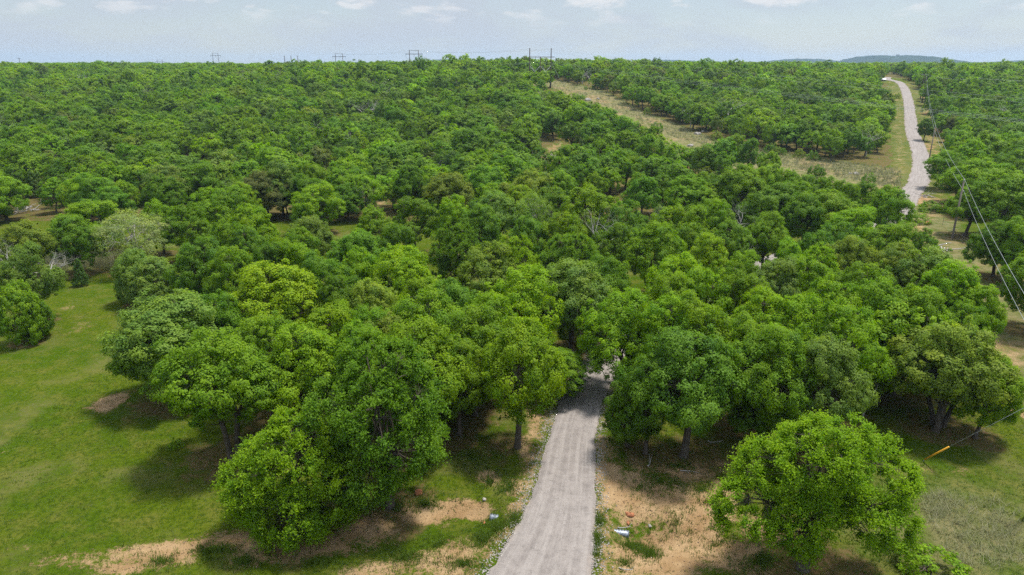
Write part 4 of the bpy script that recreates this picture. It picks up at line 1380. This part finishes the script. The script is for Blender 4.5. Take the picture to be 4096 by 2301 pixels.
def hframe(px, top_py, Y, spacing, H=None, three=False, label=''):
    zt, x_ = top_z(top_py, px, Y)
    zg = float(terrain(x_, Y))
    H = zt - zg
    root = empty('power_structure', (x_, Y, zg))
    xs = (-spacing, 0, spacing) if three else (-spacing / 2, spacing / 2)
    arm_z = H - (4.0 if three else 2.6 if H > 10 else 2)
    for k, xx in enumerate(xs):
        hh = H if not (three and k == 1) else arm_z + .1
        MB().tube([(0, 0, -1), (0, 0, 0), (0, 0, hh)], [.30, .29, .20], 8).build('pole', M_POLE, root, (xx, 0, 0))
    w = spacing + 1.2 if three else spacing + 5.5
    cx_ = .9 if three else 0
    MB().box((cx_, .28, arm_z), (w * (2 if three else 1) - (0 if not three else 1.0), .22, .34)).build('crossarm', M_BRACE if three else M_POLE, root, smooth=False)
    att = [(-spacing * .45, .28), (spacing * .55, .28), (spacing * 1.45, .28)] if three else [(-w / 2 + .3, .28), (0, .28), (w / 2 - .3, .28)]
    ends = []
    for (ax, ay) in att:
        insulator(root, (ax, ay, arm_z - .15), 2.0)
        ends.append((x_ + ax, Y + ay, zg + arm_z - 2.2))
    if three:
        for (xa, xb) in ((-spacing, 0), (0, spacing)):
            for (za, zb_) in ((H * .56, H * .26), (H * .26, H * .56)):
                yy = .33 if za > zb_ else -.33
                MB().tube([(xa, yy, za), (xb, yy, zb_)], .09, 5).build('brace', M_BRACE, root)
        for k, xx in enumerate(xs):
            MB().tube([(xx, 0, H * .66), (xx + 7.0, -2.0 * k - 1, -1.0)], .03, 4).build('guy_wire', M_WIRE, root)
    else:
        MB().box((0, -.2, H - .35), (spacing, .12, .16)).build('tie_bar', M_POLE, root, smooth=False)
    tag(root, label, 'power pole')
    tops = [(x_ + xs[0], Y, zt - .3), (x_ + xs[-1], Y, zt - .3)]
    return ends, tops


g_main = at_height(2163, 353)
e0, t0_ = hframe(2162, 193, g_main[1], 5.1, three=True, label='three-pole wooden power structure with white braces at the head of the clearing')
e1, t1_ = hframe(1655, 200, 480, 6.0, label='two-pole wooden power structure on the skyline next to the three-pole one')
e2, t2_ = hframe(1355, 214, 620, 6.2, label='two-pole wooden power structure on the skyline, middle one of three')
e3, t3_ = hframe(860, 213, 820, 6.2, label='two-pole wooden power structure on the skyline nearest the pale cloud end')
e4, t4_ = hframe(638, 239, 900, 6.2, label='tiny far two-pole power structure barely over the skyline trees')
for k, px in enumerate((1137, 1163, 1190)):
    zt, x_ = top_z(223, px, 520)
    zg = float(terrain(x_, 520))
    o = empty('wooden_pole', (x_, 520, zg))
    MB().tube([(0, 0, -1), (0, 0, zt - zg)], [.28, .2], 7).build('pole', M_POLE, o)
    MB().tube([(0, 0, zt - zg), (0, 0, zt - zg + .3)], [.08, .06], 6).build('insulator', M_PORCELAIN, o)
    tag(o, ('first', 'middle', 'last')[k] + ' of three plain poles in a row on the skyline', 'pole')
zt, x_ = top_z(231, 75, 760)
o = empty('wooden_pole', (x_, 760, float(terrain(x_, 760))))
MB().tube([(0, 0, -1), (0, 0, zt - o.location.z)], [.28, .2], 7).build('pole', M_POLE, o)
MB().box((0, 0, zt - o.location.z - .8), (3.4, .2, .25)).build('crossarm', M_POLE, o, smooth=False)
tag(o, 'lone far pole with crossarm poking over the skyline above the lawn side', 'pole')
names = ('near', 'middle', 'outer')
for k in range(3):
    a = e0[k]
    b_ = (a[0] + 158, 30.0, 10.5 - k * .3)
    wire(a, b_, 2.2, .020, '%s conductor swooping from the three-pole structure across the far driveway' % names[k].capitalize(), 'conductors over the far driveway')
    wire(e0[k], e1[k], 2.6, .024, '%s conductor between three-pole and nearest two-pole structure' % names[k].capitalize(), 'conductors along the skyline')
for k in range(2):
    wire(t0_[k], t1_[k], 1.6, .022, 'thin %s shield wire between three-pole and two-pole structures' % ('front', 'back')[k], 'shield wires')
    wire(t1_[k], t2_[k], 1.6, .022, 'thin %s shield wire between the two skyline two-pole structures' % ('front', 'back')[k], 'shield wires')
    wire(t0_[k], (t0_[k][0] + 158, 30, 15.0), 3.0, .016, 'thin %s shield wire crossing the sky past the clearing' % ('front', 'back')[k], 'shield wires')


def utility_pole(base, H, label, arm=False, pale=True, r=.15):
    root = empty('utility_pole', base)
    mat = M_POLE_PALE if pale else M_POLE
    MB().tube([(0, 0, -1), (0, 0, 0), (0, 0, H)], [r * 1.15, r * 1.1, r * .75], 9).build('pole', mat, root)
    if arm:
        MB().box((0, .2, H - .5), (2.6, .12, .14)).build('crossarm', M_BRACE, root, smooth=False)
        for k in (-1.1, 0.35, 1.1):
            MB().tube([(k, .2, H - .43), (k, .2, H - .3), (k, .2, H - .2)], [.04, .1, .07], 6).build('insulator', M_PORCELAIN, root)
    else:
        MB().tube([(0, 0, H), (0, 0, H + .12), (0, 0, H + .25), (0, 0, H + .33)], [.04, .10, .08, .03], 7).build('insulator', M_PORCELAIN, root)
        MB().tube([(.1, -.1, H - 1.6), (.28, -.14, H - 1.6)], [.04, .07], 6).build('bracket', M_STEEL, root)
    tag(root, label, 'utility pole')
    return root


def pole_px(bpx, bpy_, tpy, tpx):
    g = at_height(bpx, bpy_)
    zt, _ = top_z(tpy, tpx, g[1])
    return g, zt - g[2]


PA, HA = pole_px(3808, 955, 725, 3845)
utility_pole(PA, HA, 'grey leaning wooden utility pole in the glade by the brush pile')
PB, HB = pole_px(3716, 640, 507, 3741)
utility_pole(PB, HB, 'thin wooden utility pole half hidden at the far driveway trees')
PC, HC = pole_px(3687, 413, 308, 3702)
utility_pole(PC, HC, 'front one of the paired wooden poles on the far driveway verge', pale=False, r=.2)
PC2, HC2 = pole_px(3681, 396, 296, 3696)
utility_pole(PC2, HC2, 'rear one of the paired wooden poles, with crossarm', arm=True, pale=False, r=.2)
PD, HD = pole_px(3894, 395, 312, 3912)
utility_pole(PD, HD, 'dark crossarm pole rising from the wood beyond the far driveway', arm=True, pale=False, r=.2)
zt, x_ = top_z(252, 3238, 430)
utility_pole((x_, 430, float(terrain(x_, 430))), zt - float(terrain(x_, 430)), 'lone crossarm pole in the wood between clearing and far driveway', arm=True, pale=False, r=.2)
PN = at_height(4270, 1490, 10.0)
utility_pole(PN, 10.0, 'wooden utility pole holding the near ends of the two wires')
nm = ('upper', 'lower')
for k in range(2):
    dz = (.3, -1.6)[k]; dx = (0, .28)[k]
    wire((PN[0] + dx, PN[1] - .1, PN[2] + 10 + dz), (PA[0] + dx, PA[1] - .1, PA[2] + HA + dz), .7, .018, '%s silvery wire descending past the fence toward the near pole' % nm[k].capitalize(), 'two wires along the fence')
    wire((PA[0] + dx, PA[1] - .1, PA[2] + HA + dz), (PB[0] + dx, PB[1] - .1, PB[2] + HB + dz), .8, .020, '%s silvery wire between the grey leaning pole and the thin far pole' % nm[k], 'two wires along the fence')
    wire((PB[0] + dx, PB[1] - .1, PB[2] + HB + dz), (PC[0] + dx, PC[1] - .1, PC[2] + HC + dz), 1.5, .022, '%s wire between the thin far pole and the paired poles' % nm[k], 'two wires along the fence')
    off = (-1.1, 1.1)[k]
    wire((PC2[0] + off, PC2[1] + .2, PC2[2] + HC2 - .2), (PD[0] + off, PD[1] + .2, PD[2] + HD - .2), 1.2, .02, '%s line wire between paired poles and dark crossarm pole' % ('inner', 'outer')[k], 'far line wires')
    wire((PD[0] + off, PD[1] + .2, PD[2] + HD - .2), (PD[0] + off + 90, PD[1] - 70, PD[2] + HD - 2), 1.5, .02, '%s line wire running on from the dark crossarm pole' % ('inner', 'outer')[k], 'far line wires')
    wire((PC2[0] + off, PC2[1] + .2, PC2[2] + HC2 - .2), (PC2[0] + off - 40, PC2[1] + 130, PC2[2] + HC2 + 3), 1.2, .02, '%s line wire running uphill from the paired poles' % ('inner', 'outer')[k], 'far line wires')

# guy wire of the near pole with its yellow guard
GA = at_height(3688, 1846)
gt = Vector((PN[0], PN[1], PN[2] + 9.0)); ga = Vector(GA)
o = empty('guy_wire', GA)
dv = (gt - ga)
MB().tube([dv * 0, dv], .014, 5).build('cable', M_WIRE, o)
MB().tube([dv.normalized() * .25, dv.normalized() * 2.55], .055, 8).build('guard', M_YELLOW, o)
MB().tube([(0, 0, -.3), dv.normalized() * .25], .02, 6).build('anchor_rod', M_STEEL, o)
tag(o, 'slanting guy wire with a bright yellow guard anchored in the turf', 'guy wire')

# ------------------------------------------------------------------ wire fence beyond the driveway wood
FP = [at_height(a, b) for (a, b) in ((3770, 900), (3817, 955), (3850, 975), (3888, 1000), (3935, 1035), (3985, 1075), (4035, 1125), (4088, 1180), (4150, 1250))]
fo = empty('wire_fence', FP[0])
for i, p in enumerate(FP):
    q = Vector(p) - Vector(FP[0])
    mb = MB().box((0, 0, .5), (.05, .012, 1.7)).box((0, .025, .5), (.012, .05, 1.7)).box((0, 0, 1.37), (.07, .05, .12))
    mb.build('post', M_POLE if i % 3 else M_STEEL, fo, q, smooth=False)
for hgt in (.35, .7, 1.05):
    MB().tube([Vector(p) - Vector(FP[0]) + Vector((0, 0, hgt)) for p in FP], .006, 4).build('wire', M_WIRE, fo)
tag(fo, 'barbed wire fence on thin metal posts under the far oaks', 'fence')

# ------------------------------------------------------------------ culvert pipe under the driveway
ca = Vector((CUL_L[0], CUL_L[1], float(terrain(CUL_L[0], CUL_L[1])) + .06))
cb = Vector((CUL_R[0], CUL_R[1], float(terrain(CUL_R[0], CUL_R[1])) + .06))
dv = cb - ca; L = dv.length
co_ = empty('culvert_pipe', ca)
nseg = int(L / .085)
pts = [dv * (i / nseg) for i in range(nseg + 1)]
mb = MB(); mb.tube(pts, [.27 + (.035 if i % 2 else -.03) for i in range(nseg + 1)], 18, cap=False)
mb.build('corrugated_shell', M_STEEL, co_)
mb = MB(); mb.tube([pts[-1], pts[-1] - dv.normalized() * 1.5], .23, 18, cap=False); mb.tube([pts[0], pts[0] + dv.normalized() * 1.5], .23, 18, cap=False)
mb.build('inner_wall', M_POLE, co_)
for nm_, p in (('rim', pts[0]), ('rim', pts[-1])):
    mb = MB(); ax = dv.normalized()
    mb.tube([p - ax * .015, p + ax * .015], .305, 18, cap=False); mb.tube([p + ax * .015, p - ax * .015], .228, 18, cap=False)
    b0 = 0
    for k in range(18):
        k2 = (k + 1) % 18
        mb.f.append((k, k2, 54 + k2, 54 + k)); mb.f.append((18 + k2, 18 + k, 36 + k, 36 + k2))
    mb.build(nm_, M_STEEL, co_)
tag(co_, 'corrugated galvanised culvert pipe running under the gravel driveway', 'culvert')

# ------------------------------------------------------------------ rocks
def rock_mesh(seed, mat):
    g = np.random.default_rng(seed)
    mb = MB(); nu, nv = 9, 6
    ph = g.uniform(0, 6.28, 3)
    for j in range(nv + 1):
        for i in range(nu):
            th = 6.283 * i / nu; fi = math.pi * j / nv
            r = 1 + .22 * math.sin(2 * th + ph[0]) * math.sin(fi) + .15 * math.cos(3 * th + 2 * fi + ph[1]) + g.uniform(-.08, .08)
            mb.v.append(Vector((math.cos(th) * math.sin(fi) * r, math.sin(th) * math.sin(fi) * r * .75, max(-.45, math.cos(fi) * r * .55))))
    for j in range(nv):
        for i in range(nu):
            i2 = (i + 1) % nu
            mb.f.append((j * nu + i, (j + 1) * nu + i, (j + 1) * nu + i2, j * nu + i2))
    return mb.mesh('rock', mat, smooth=False)


RR = [rock_mesh(k, M_RED_ROCK) for k in range(3)]; GR = [rock_mesh(10 + k, M_GREY_ROCK) for k in range(3)]
ROCKS = [((2518, 2070), .26, 1, 'largest red sandstone by the culvert mouth'), ((2530, 2061), .13, 1, 'small red stone beside the largest red sandstone'), ((2512, 2094), .16, 1, 'red stone in the culvert mouth'),
         ((1675, 1978), .34, 1, 'flat red rock in the weeds near the tall elm'), ((1937, 2008), .16, 0, 'pale stone above the far end of the culvert'), ((1974, 2069), .11, 1, 'little red stone below the far culvert end'),
         ((3710, 897), .7, 1, 'reddish boulder in the bare glade by the utility pole'), ((2352, 404), 1.6, 0, 'grey ledge rock in the upper power-line clearing'), ((2392, 398), .9, 0, 'small grey rock beside the grey ledge'),
         ((2790, 538), 1.1, 0, 'pale flat rock in the middle of the clearing'), ((2762, 585), 1.0, 0, 'dark edged rock low in the clearing'), ((2810, 528), .7, 0, 'pale small rock beside the pale flat rock'), ((3425, 698), .8, 0, 'pale rock at the lower end of the clearing'), ((3400, 696), .5, 0, 'dark small rock at the lower end of the clearing'),
         ((2245, 603), 1.2, 0, 'grey boulder at the red earth clearing'), ((2230, 655), .8, 1, 'red rock at the larger brush pile'), ((1938, 2094), .12, 1, 'tiny red stone in the weeds by the driveway'), ((3660, 520), .7, 0, 'pale stone on the far driveway edge'), ((2600, 2105), .14, 0, 'sandy clod in the wash below the culvert')]
for (p, s, red_, lab) in ROCKS:
    g = at_height(*p)
    o = mesh_obj('rock', (RR if red_ else GR)[rng.integers(0, 3)], None, (g[0], g[1], g[2] + s * .12))
    o.scale = (s, s, s); o.rotation_euler = (0, 0, rng.uniform(0, 6.28))
    tag(o, lab, 'rock')

# ------------------------------------------------------------------ brush piles and fallen limbs
def stick(seed, mat):
    g = np.random.default_rng(seed)
    p = np.zeros(3); d = np.array([1.0, 0, 0]); pts = [p.copy()]
    for i in range(5):
        d = d + g.normal(size=3) * .16; d /= np.linalg.norm(d); p = p + d * .4; pts.append(p.copy())
    mb = MB().tube(pts, [.075, .065, .055, .045, .035, .02], 6)
    for i in (2, 3, 4):
        e = pts[i] + (g.normal(size=3) * .3 + d * .5)
        mb.tube([pts[i], e], [.035, .012], 4)
    return mb.mesh('branch', mat)


STICKS = [stick(k, M_DEAD) for k in range(4)] + [stick(9, M_BARK)]

PILES = [((2215, 636), 4.2, 1.5, 30, 'large tangled brush pile at the red earth clearing'), ((2440, 628), 3.8, .8, 20, 'low brush pile behind the oak between the red clearings'), ((3755, 1004), 2.6, .6, 18, 'brush pile of grey limbs in the glade near the utility pole'),
         ((95, 850), 4.4, 1.2, 26, 'heap of fallen grey trees at the wood edge beyond the lawn'), ((2080, 698), 3.0, .8, 16, 'small brush pile downhill of the large tangled one'), ((3700, 790), 2.0, .4, 9, 'little heap of limbs under the oak by the far driveway curve')]
for (p, w, h, n_, lab) in PILES:
    g = at_height(*p)
    o = empty('brush_pile', g)
    for k in range(n_):
        a = rng.uniform(0, 6.28); r = w * .5 * math.sqrt(rng.random())
        b_ = mesh_obj('branch', STICKS[rng.integers(0, 5)], o, (r * math.cos(a), r * math.sin(a) * .8, .1 + h * rng.random() * (1 - r / w)))
        s = rng.uniform(.7, 1.5)
        b_.scale = (s, s, s)
        b_.rotation_euler = (rng.uniform(0, 6), rng.uniform(-.35, .35), rng.uniform(0, 6.28))
    tag(o, lab, 'brush pile')
LIMBS = [((3448, 1665), (3492, 1600), 2.6, 'bleached limb leaning up out of the shaded hollow'), ]
g = at_height(3448, 1672)
mb = MB().tube([(0, 0, -.2), (.15, .1, .7), (.5, .3, 1.5), (.95, .4, 2.3), (1.1, .5, 2.7)], [.10, .09, .085, .06, .03], 7)
o = mb.build('dead_branch', M_DEAD, None, g)
tag(o, 'bleached limb leaning up out of the shaded hollow', 'branch')
for (p, L_, a, lab) in (((2590, 1872), 1.0, .9, 'thin bare stick on the sand below the slender oak'), ((2470, 2118), .7, -.5, 'pale stick below the culvert mouth'), ((2475, 2280), .7, -.8, 'pale stick on the sand beside the driveway'), ((2720, 1890), .9, -.2, 'stick on the sand below the large cool oak'),
                         ((2830, 1770), .9, -.7, 'white stick in the litter behind the open elm')):
    g = at_height(*p)
    o = mesh_obj('fallen_stick', STICKS[rng.integers(0, 4)], None, (g[0], g[1], g[2] + .06))
    o.scale = (L_ * .6, L_ * .6, L_ * .6); o.rotation_euler = (0, 0, a)
    tag(o, lab, 'stick')

# ------------------------------------------------------------------ far barn by the driveway
g = at_height(3553, 297, 4.2)
bo = empty('barn', (g[0], g[1] + 6, g[2]))
MB().box((0, 0, 1.5), (11, 8, 3)).build('wall', M_WALL, bo, smooth=False)
mb = MB()
for sy in (-1, 1):
    b0 = len(mb.v)
    for (xx, yy, zz) in ((-6, 0, 4.6), (6, 0, 4.6), (6, 4.8 * sy, 2.8), (-6, 4.8 * sy, 2.8)):
        mb.v.append(Vector((xx, yy, zz)))
    for (xx, yy, zz) in ((-6, 0, 4.45), (6, 0, 4.45), (6, 4.8 * sy, 2.65), (-6, 4.8 * sy, 2.65)):
        mb.v.append(Vector((xx, yy, zz)))
    for f in ((0, 1, 2, 3), (7, 6, 5, 4), (3, 2, 6, 7), (0, 3, 7, 4), (1, 5, 6, 2)):
        mb.f.append(tuple(b0 + i for i in f))
mb.build('roof', M_WHITE, bo, smooth=False)
MB().box((-2, -4.03, 1.2), (2.4, .08, 2.4)).build('door', M_POLE, bo, smooth=False)
MB().box((2.6, -4.03, 1.6), (1.2, .08, 1.0)).build('window', M_GLASS, bo, smooth=False)
bo.scale = (.3, .4, .4)
tag(bo, 'barn with bright white metal roof at the far end of the driveway', 'barn')

# ------------------------------------------------------------------ grass and weeds
def blades(n_t, X, Y, hmin, hmax, nb, spread, wid, lean, seed):
    g = np.random.default_rng(seed)
    n_t = len(X)
    Z = terrain(X, Y)
    k = np.repeat(np.arange(n_t), nb)
    N_ = len(k)
    th = g.uniform(0, 6.28, N_); r = spread * np.sqrt(g.random(N_))
    sc_ = np.repeat(g.uniform(.6, 1.3, n_t), nb)
    bx_ = X[k] + r * np.cos(th) * sc_; by_ = Y[k] + r * np.sin(th) * sc_
    h = g.uniform(hmin, hmax, N_) * sc_
    la = g.uniform(0, 6.28, N_); ll = h * g.uniform(.2, 1, N_) * lean
    P0 = np.stack([bx_ - wid * np.sin(la), by_ + wid * np.cos(la), Z[k] - .03], 1)
    P1 = np.stack([bx_ + wid * np.sin(la), by_ - wid * np.cos(la), Z[k] - .03], 1)
    P2 = np.stack([bx_ + ll * np.cos(la), by_ + ll * np.sin(la), Z[k] + h], 1)
    V = np.stack([P0, P1, P2], 1).reshape(-1, 3)
    hue = np.repeat(np.clip(np.repeat(g.normal(.45, .2, n_t), nb) + g.normal(0, .15, N_), 0, 1), 3)
    return V, hue


def grass_mat(name, a, b):
    m, t, o = new_mat(name)
    h = node(t, 'ShaderNodeAttribute', attribute_name='hue')
    c = mix_col(t, h.outputs['Fac'], a, b)
    p = principled(t, c, .7, .2)
    tr = node(t, 'ShaderNodeBsdfTranslucent'); lk(t, c, tr.inputs['Color'])
    mx = node(t, 'ShaderNodeMixShader'); mx.inputs[0].default_value = .3
    lk(t, p.outputs[0], mx.inputs[1]); lk(t, tr.outputs[0], mx.inputs[2]); lk(t, mx.outputs[0], o.inputs[0])
    return m


M_GRASS = grass_mat('grass_blades', (0.062, 0.120, 0.008), (0.120, 0.172, 0.018))
M_STRAW = grass_mat('straw', (0.15, 0.18, 0.055), (0.38, 0.35, 0.22))
from_grid = {}
gX = rng.uniform(-38, 44, 120000); gY = rng.uniform(27, 82, 120000)
rd_, rw_ = road_dist(gX, gY)
px_, py_, dp_ = project(gX, gY, terrain(gX, gY))
jx = np.clip(np.searchsorted(gx, gX), 0, len(gx) - 1); jy = np.clip(np.searchsorted(gy, gY), 0, len(gy) - 1)
D_ = col[jy * nx + jx, 0]
cl_ = fbm(gX / 1.6, gY / 1.6, 91, 3)
pr = np.where(D_ > .55, .24 * (cl_ > .42), np.where(D_ > .2, .42, .36)) * (0.4 + 1.2 * cl_)
keep = (rng.random(len(gX)) < pr) & (rd_ > rw_ * .5 + .15) & (px_ > -150) & (px_ < 4250) & (py_ < 2420)
Xg, Yg = gX[keep], gY[keep]
# thick weeds along the driveway and the wash
WEED = [(1990, 2110, 90, 60, 420), (1930, 2160, 80, 50, 300), (2060, 2080, 50, 60, 260), (2040, 1955, 70, 55, 260), (1960, 1930, 60, 40, 160), (2385, 2160, 22, 110, 380), (2395, 2080, 25, 40, 160), (2540, 2160, 80, 45, 420), (2600, 2200, 60, 40, 260),
        (1700, 2010, 130, 50, 260), (1560, 2030, 120, 40, 200), (1620, 2230, 180, 60, 420), (1850, 2260, 110, 40, 220), (1300, 2250, 180, 40, 260), (980, 2250, 160, 45, 260), (3050, 2230, 130, 60, 380), (2800, 1960, 160, 50, 220), (2640, 1930, 120, 40, 160), (2720, 1870, 120, 30, 130), (3560, 2200, 120, 90, 260), (3600, 1650, 150, 60, 220),
        (2600, 1700, 130, 70, 260), (1900, 1830, 180, 80, 420), (1720, 1850, 90, 60, 160), (2700, 2080, 210, 120, 150), (2900, 2150, 160, 90, 150), (2560, 1960, 110, 60, 90), (2500, 2250, 90, 60, 80), (2850, 2010, 120, 40, 120), (1750, 2180, 120, 40, 110), (2440, 1760, 50, 60, 70), (640, 2250, 150, 40, 160), (860, 2200, 140, 35, 160)]
wx = []; wy = []
for (a, b, c, d, k) in WEED:
    for _ in range(int(k * .55)):
        th = rng.uniform(0, 6.28); r = abs(rng.normal(0, .55))
        q = (a + c * r * math.cos(th), b + d * r * math.sin(th))
        dr_ = ray(*q); t_ = -CAM_Z / dr_[2]
        wx.append(dr_[0] * t_); wy.append(dr_[1] * t_)
wx = np.array(wx); wy = np.array(wy)
r1, r2 = road_dist(wx, wy)
kk = r1 > r2 * .5 - .05
wx, wy = wx[kk], wy[kk]
V1, h1 = blades(0, Xg, Yg, .06, .17, 5, .15, .018, .8, 1)
V2, h2 = blades(0, wx, wy, .10, .30, 10, .20, .018, .9, 2)
V = np.concatenate([V1, V2]); hh = np.concatenate([h1, h2])
me = np_mesh('grass', V, np.arange(len(V)).reshape(-1, 3), M_GRASS, attrs={'hue': ('FLOAT', hh)}, tris=True)
tag(mesh_obj('grass', me), 'short green grass and weeds beside the driveway and on the lawn', 'grass', kind='stuff')
sx_ = []; sy_ = []
for (a, b, c, d, k) in ((3900, 2080, 190, 90, 300), (3950, 2200, 170, 80, 260), (3760, 2020, 80, 50, 160)):
    th = rng.uniform(0, 6.28, k); r = np.sqrt(rng.random(k))
    for u_, v_ in zip(a + c * r * np.cos(th), b + d * r * np.sin(th)):
        dr_ = ray(u_, v_); t_ = -CAM_Z / dr_[2]; sx_.append(dr_[0] * t_); sy_.append(dr_[1] * t_)
lwx = lw[0] + rng.normal(0, 3.2, 900); lwy = lw[1] + rng.normal(0, 1.8, 900)
V1, h1 = blades(0, np.array(sx_), np.array(sy_), .2, .5, 6, .2, .012, 1.6, 3)
V2, h2 = blades(0, lwx, lwy, .5, 1.2, 8, .3, .03, .5, 4)
# dry stems in the power-line clearing
uu = rng.uniform(2100, 3600, 24000); vv = rng.uniform(322, 780, 24000)
kk = inpoly(uu, vv, OPEN[0])
tx_, ty_ = uu[kk][:2600], vv[kk][:2600]
tt = np.arange(120, 480, 2.0)
dirs = np.array([ray(a, b) for a, b in zip(tx_, ty_)])
XX = dirs[:, 0:1] * tt; YY = dirs[:, 1:2] * tt; ZZ = CAM_Z + dirs[:, 2:3] * tt
hit = np.argmax(ZZ < terrain(XX, YY), axis=1)
ar = np.arange(len(hit))
V3, h3 = blades(0, XX[ar, hit], YY[ar, hit], .4, 1.0, 6, .5, .05, .6, 5)
V = np.concatenate([V1, V2, V3]); hh = np.concatenate([h1, h2, h3])
me = np_mesh('straw_grass', V, np.arange(len(V)).reshape(-1, 3), M_STRAW, attrs={'hue': ('FLOAT', hh)}, tris=True)
tag(mesh_obj('straw_grass', me), 'pale dry straw grass in the clearings and by the lawn corner', 'grass', kind='stuff')

# ------------------------------------------------------------------ loose gravel thrown off the driveway and stones on the sand
gq = np.random.default_rng(5)
ri = gq.integers(0, np.searchsorted(road[:, 1], 80), 9000)
side = gq.choice([-1.0, 1.0], 9000)
tg = np.gradient(road[:, :2], axis=0); tg /= np.linalg.norm(tg, axis=1)[:, None]
off_ = side * (road[ri, 2] * .5 + gq.normal(.02, .28, 9000))
X1 = road[ri, 0] + tg[ri, 1] * off_ + gq.normal(0, .2, 9000); Y1 = road[ri, 1] - tg[ri, 0] * off_ + gq.normal(0, .2, 9000)
pick_d = np.nonzero((col[:, 0] > .5) & (fy > 27) & (fy < 70) & (rdist > rwid * .5))[0]
pd = gq.choice(pick_d, 1500)
X2 = fx[pd] + gq.uniform(-.2, .2, 1500); Y2 = fy[pd] + gq.uniform(-.2, .2, 1500)
for nm_, XX_, YY_, s0, s1, mt, lab in (('loose_gravel', X1, Y1, .025, .065, M_GREY_ROCK, 'pale loose gravel thrown along both driveway edges'), ('loose_stones', X2, Y2, 0.015, .06, M_CLOD, 'small brown stones strewn over the bare sand')):
    n_s = len(XX_)
    octa = np.array([(1, 0, 0), (-1, 0, 0), (0, 1, 0), (0, -1, 0), (0, 0, .8), (0, 0, -.8)])
    tri = np.array([(0, 2, 4), (2, 1, 4), (1, 3, 4), (3, 0, 4), (2, 0, 5), (1, 2, 5), (3, 1, 5), (0, 3, 5)])
    sz_ = gq.uniform(s0, s1, (n_s, 1, 1)) * gq.uniform(.7, 1.3, (n_s, 6, 1))
    zz_ = terrain(XX_, YY_) + np.where(nm_ == 'loose_gravel', .05, .02)
    V = octa[None] * sz_ + np.stack([XX_, YY_, zz_], 1)[:, None]
    T_ = tri[None] + (np.arange(n_s) * 6)[:, None, None]
    tag(mesh_obj(nm_, np_mesh(nm_, V.reshape(-1, 3), T_.reshape(-1, 3), mt, tris=True)), lab, 'gravel', kind='stuff')

# ------------------------------------------------------------------ haze
zmin = float(fz.min())
mb = MB().box((0, 3000, (zmin - 2 + 95) / 2), (10800, 7200, 95 - (zmin - 2)))
m, t, o_ = new_mat('haze')
pv = node(t, 'ShaderNodeVolumePrincipled')
pv.inputs['Color'].default_value = (0.55, 0.76, 1.0, 1)
pv.inputs['Density'].default_value = 0.00011
pv.inputs['Anisotropy'].default_value = 0.2
lk(t, pv.outputs[0], o_.inputs['Volume'])
hz_o = mb.build('haze', m, None, smooth=False)
tag(hz_o, 'pale blue summer haze in the air over the wood', 'haze', kind='stuff')
print('script done')
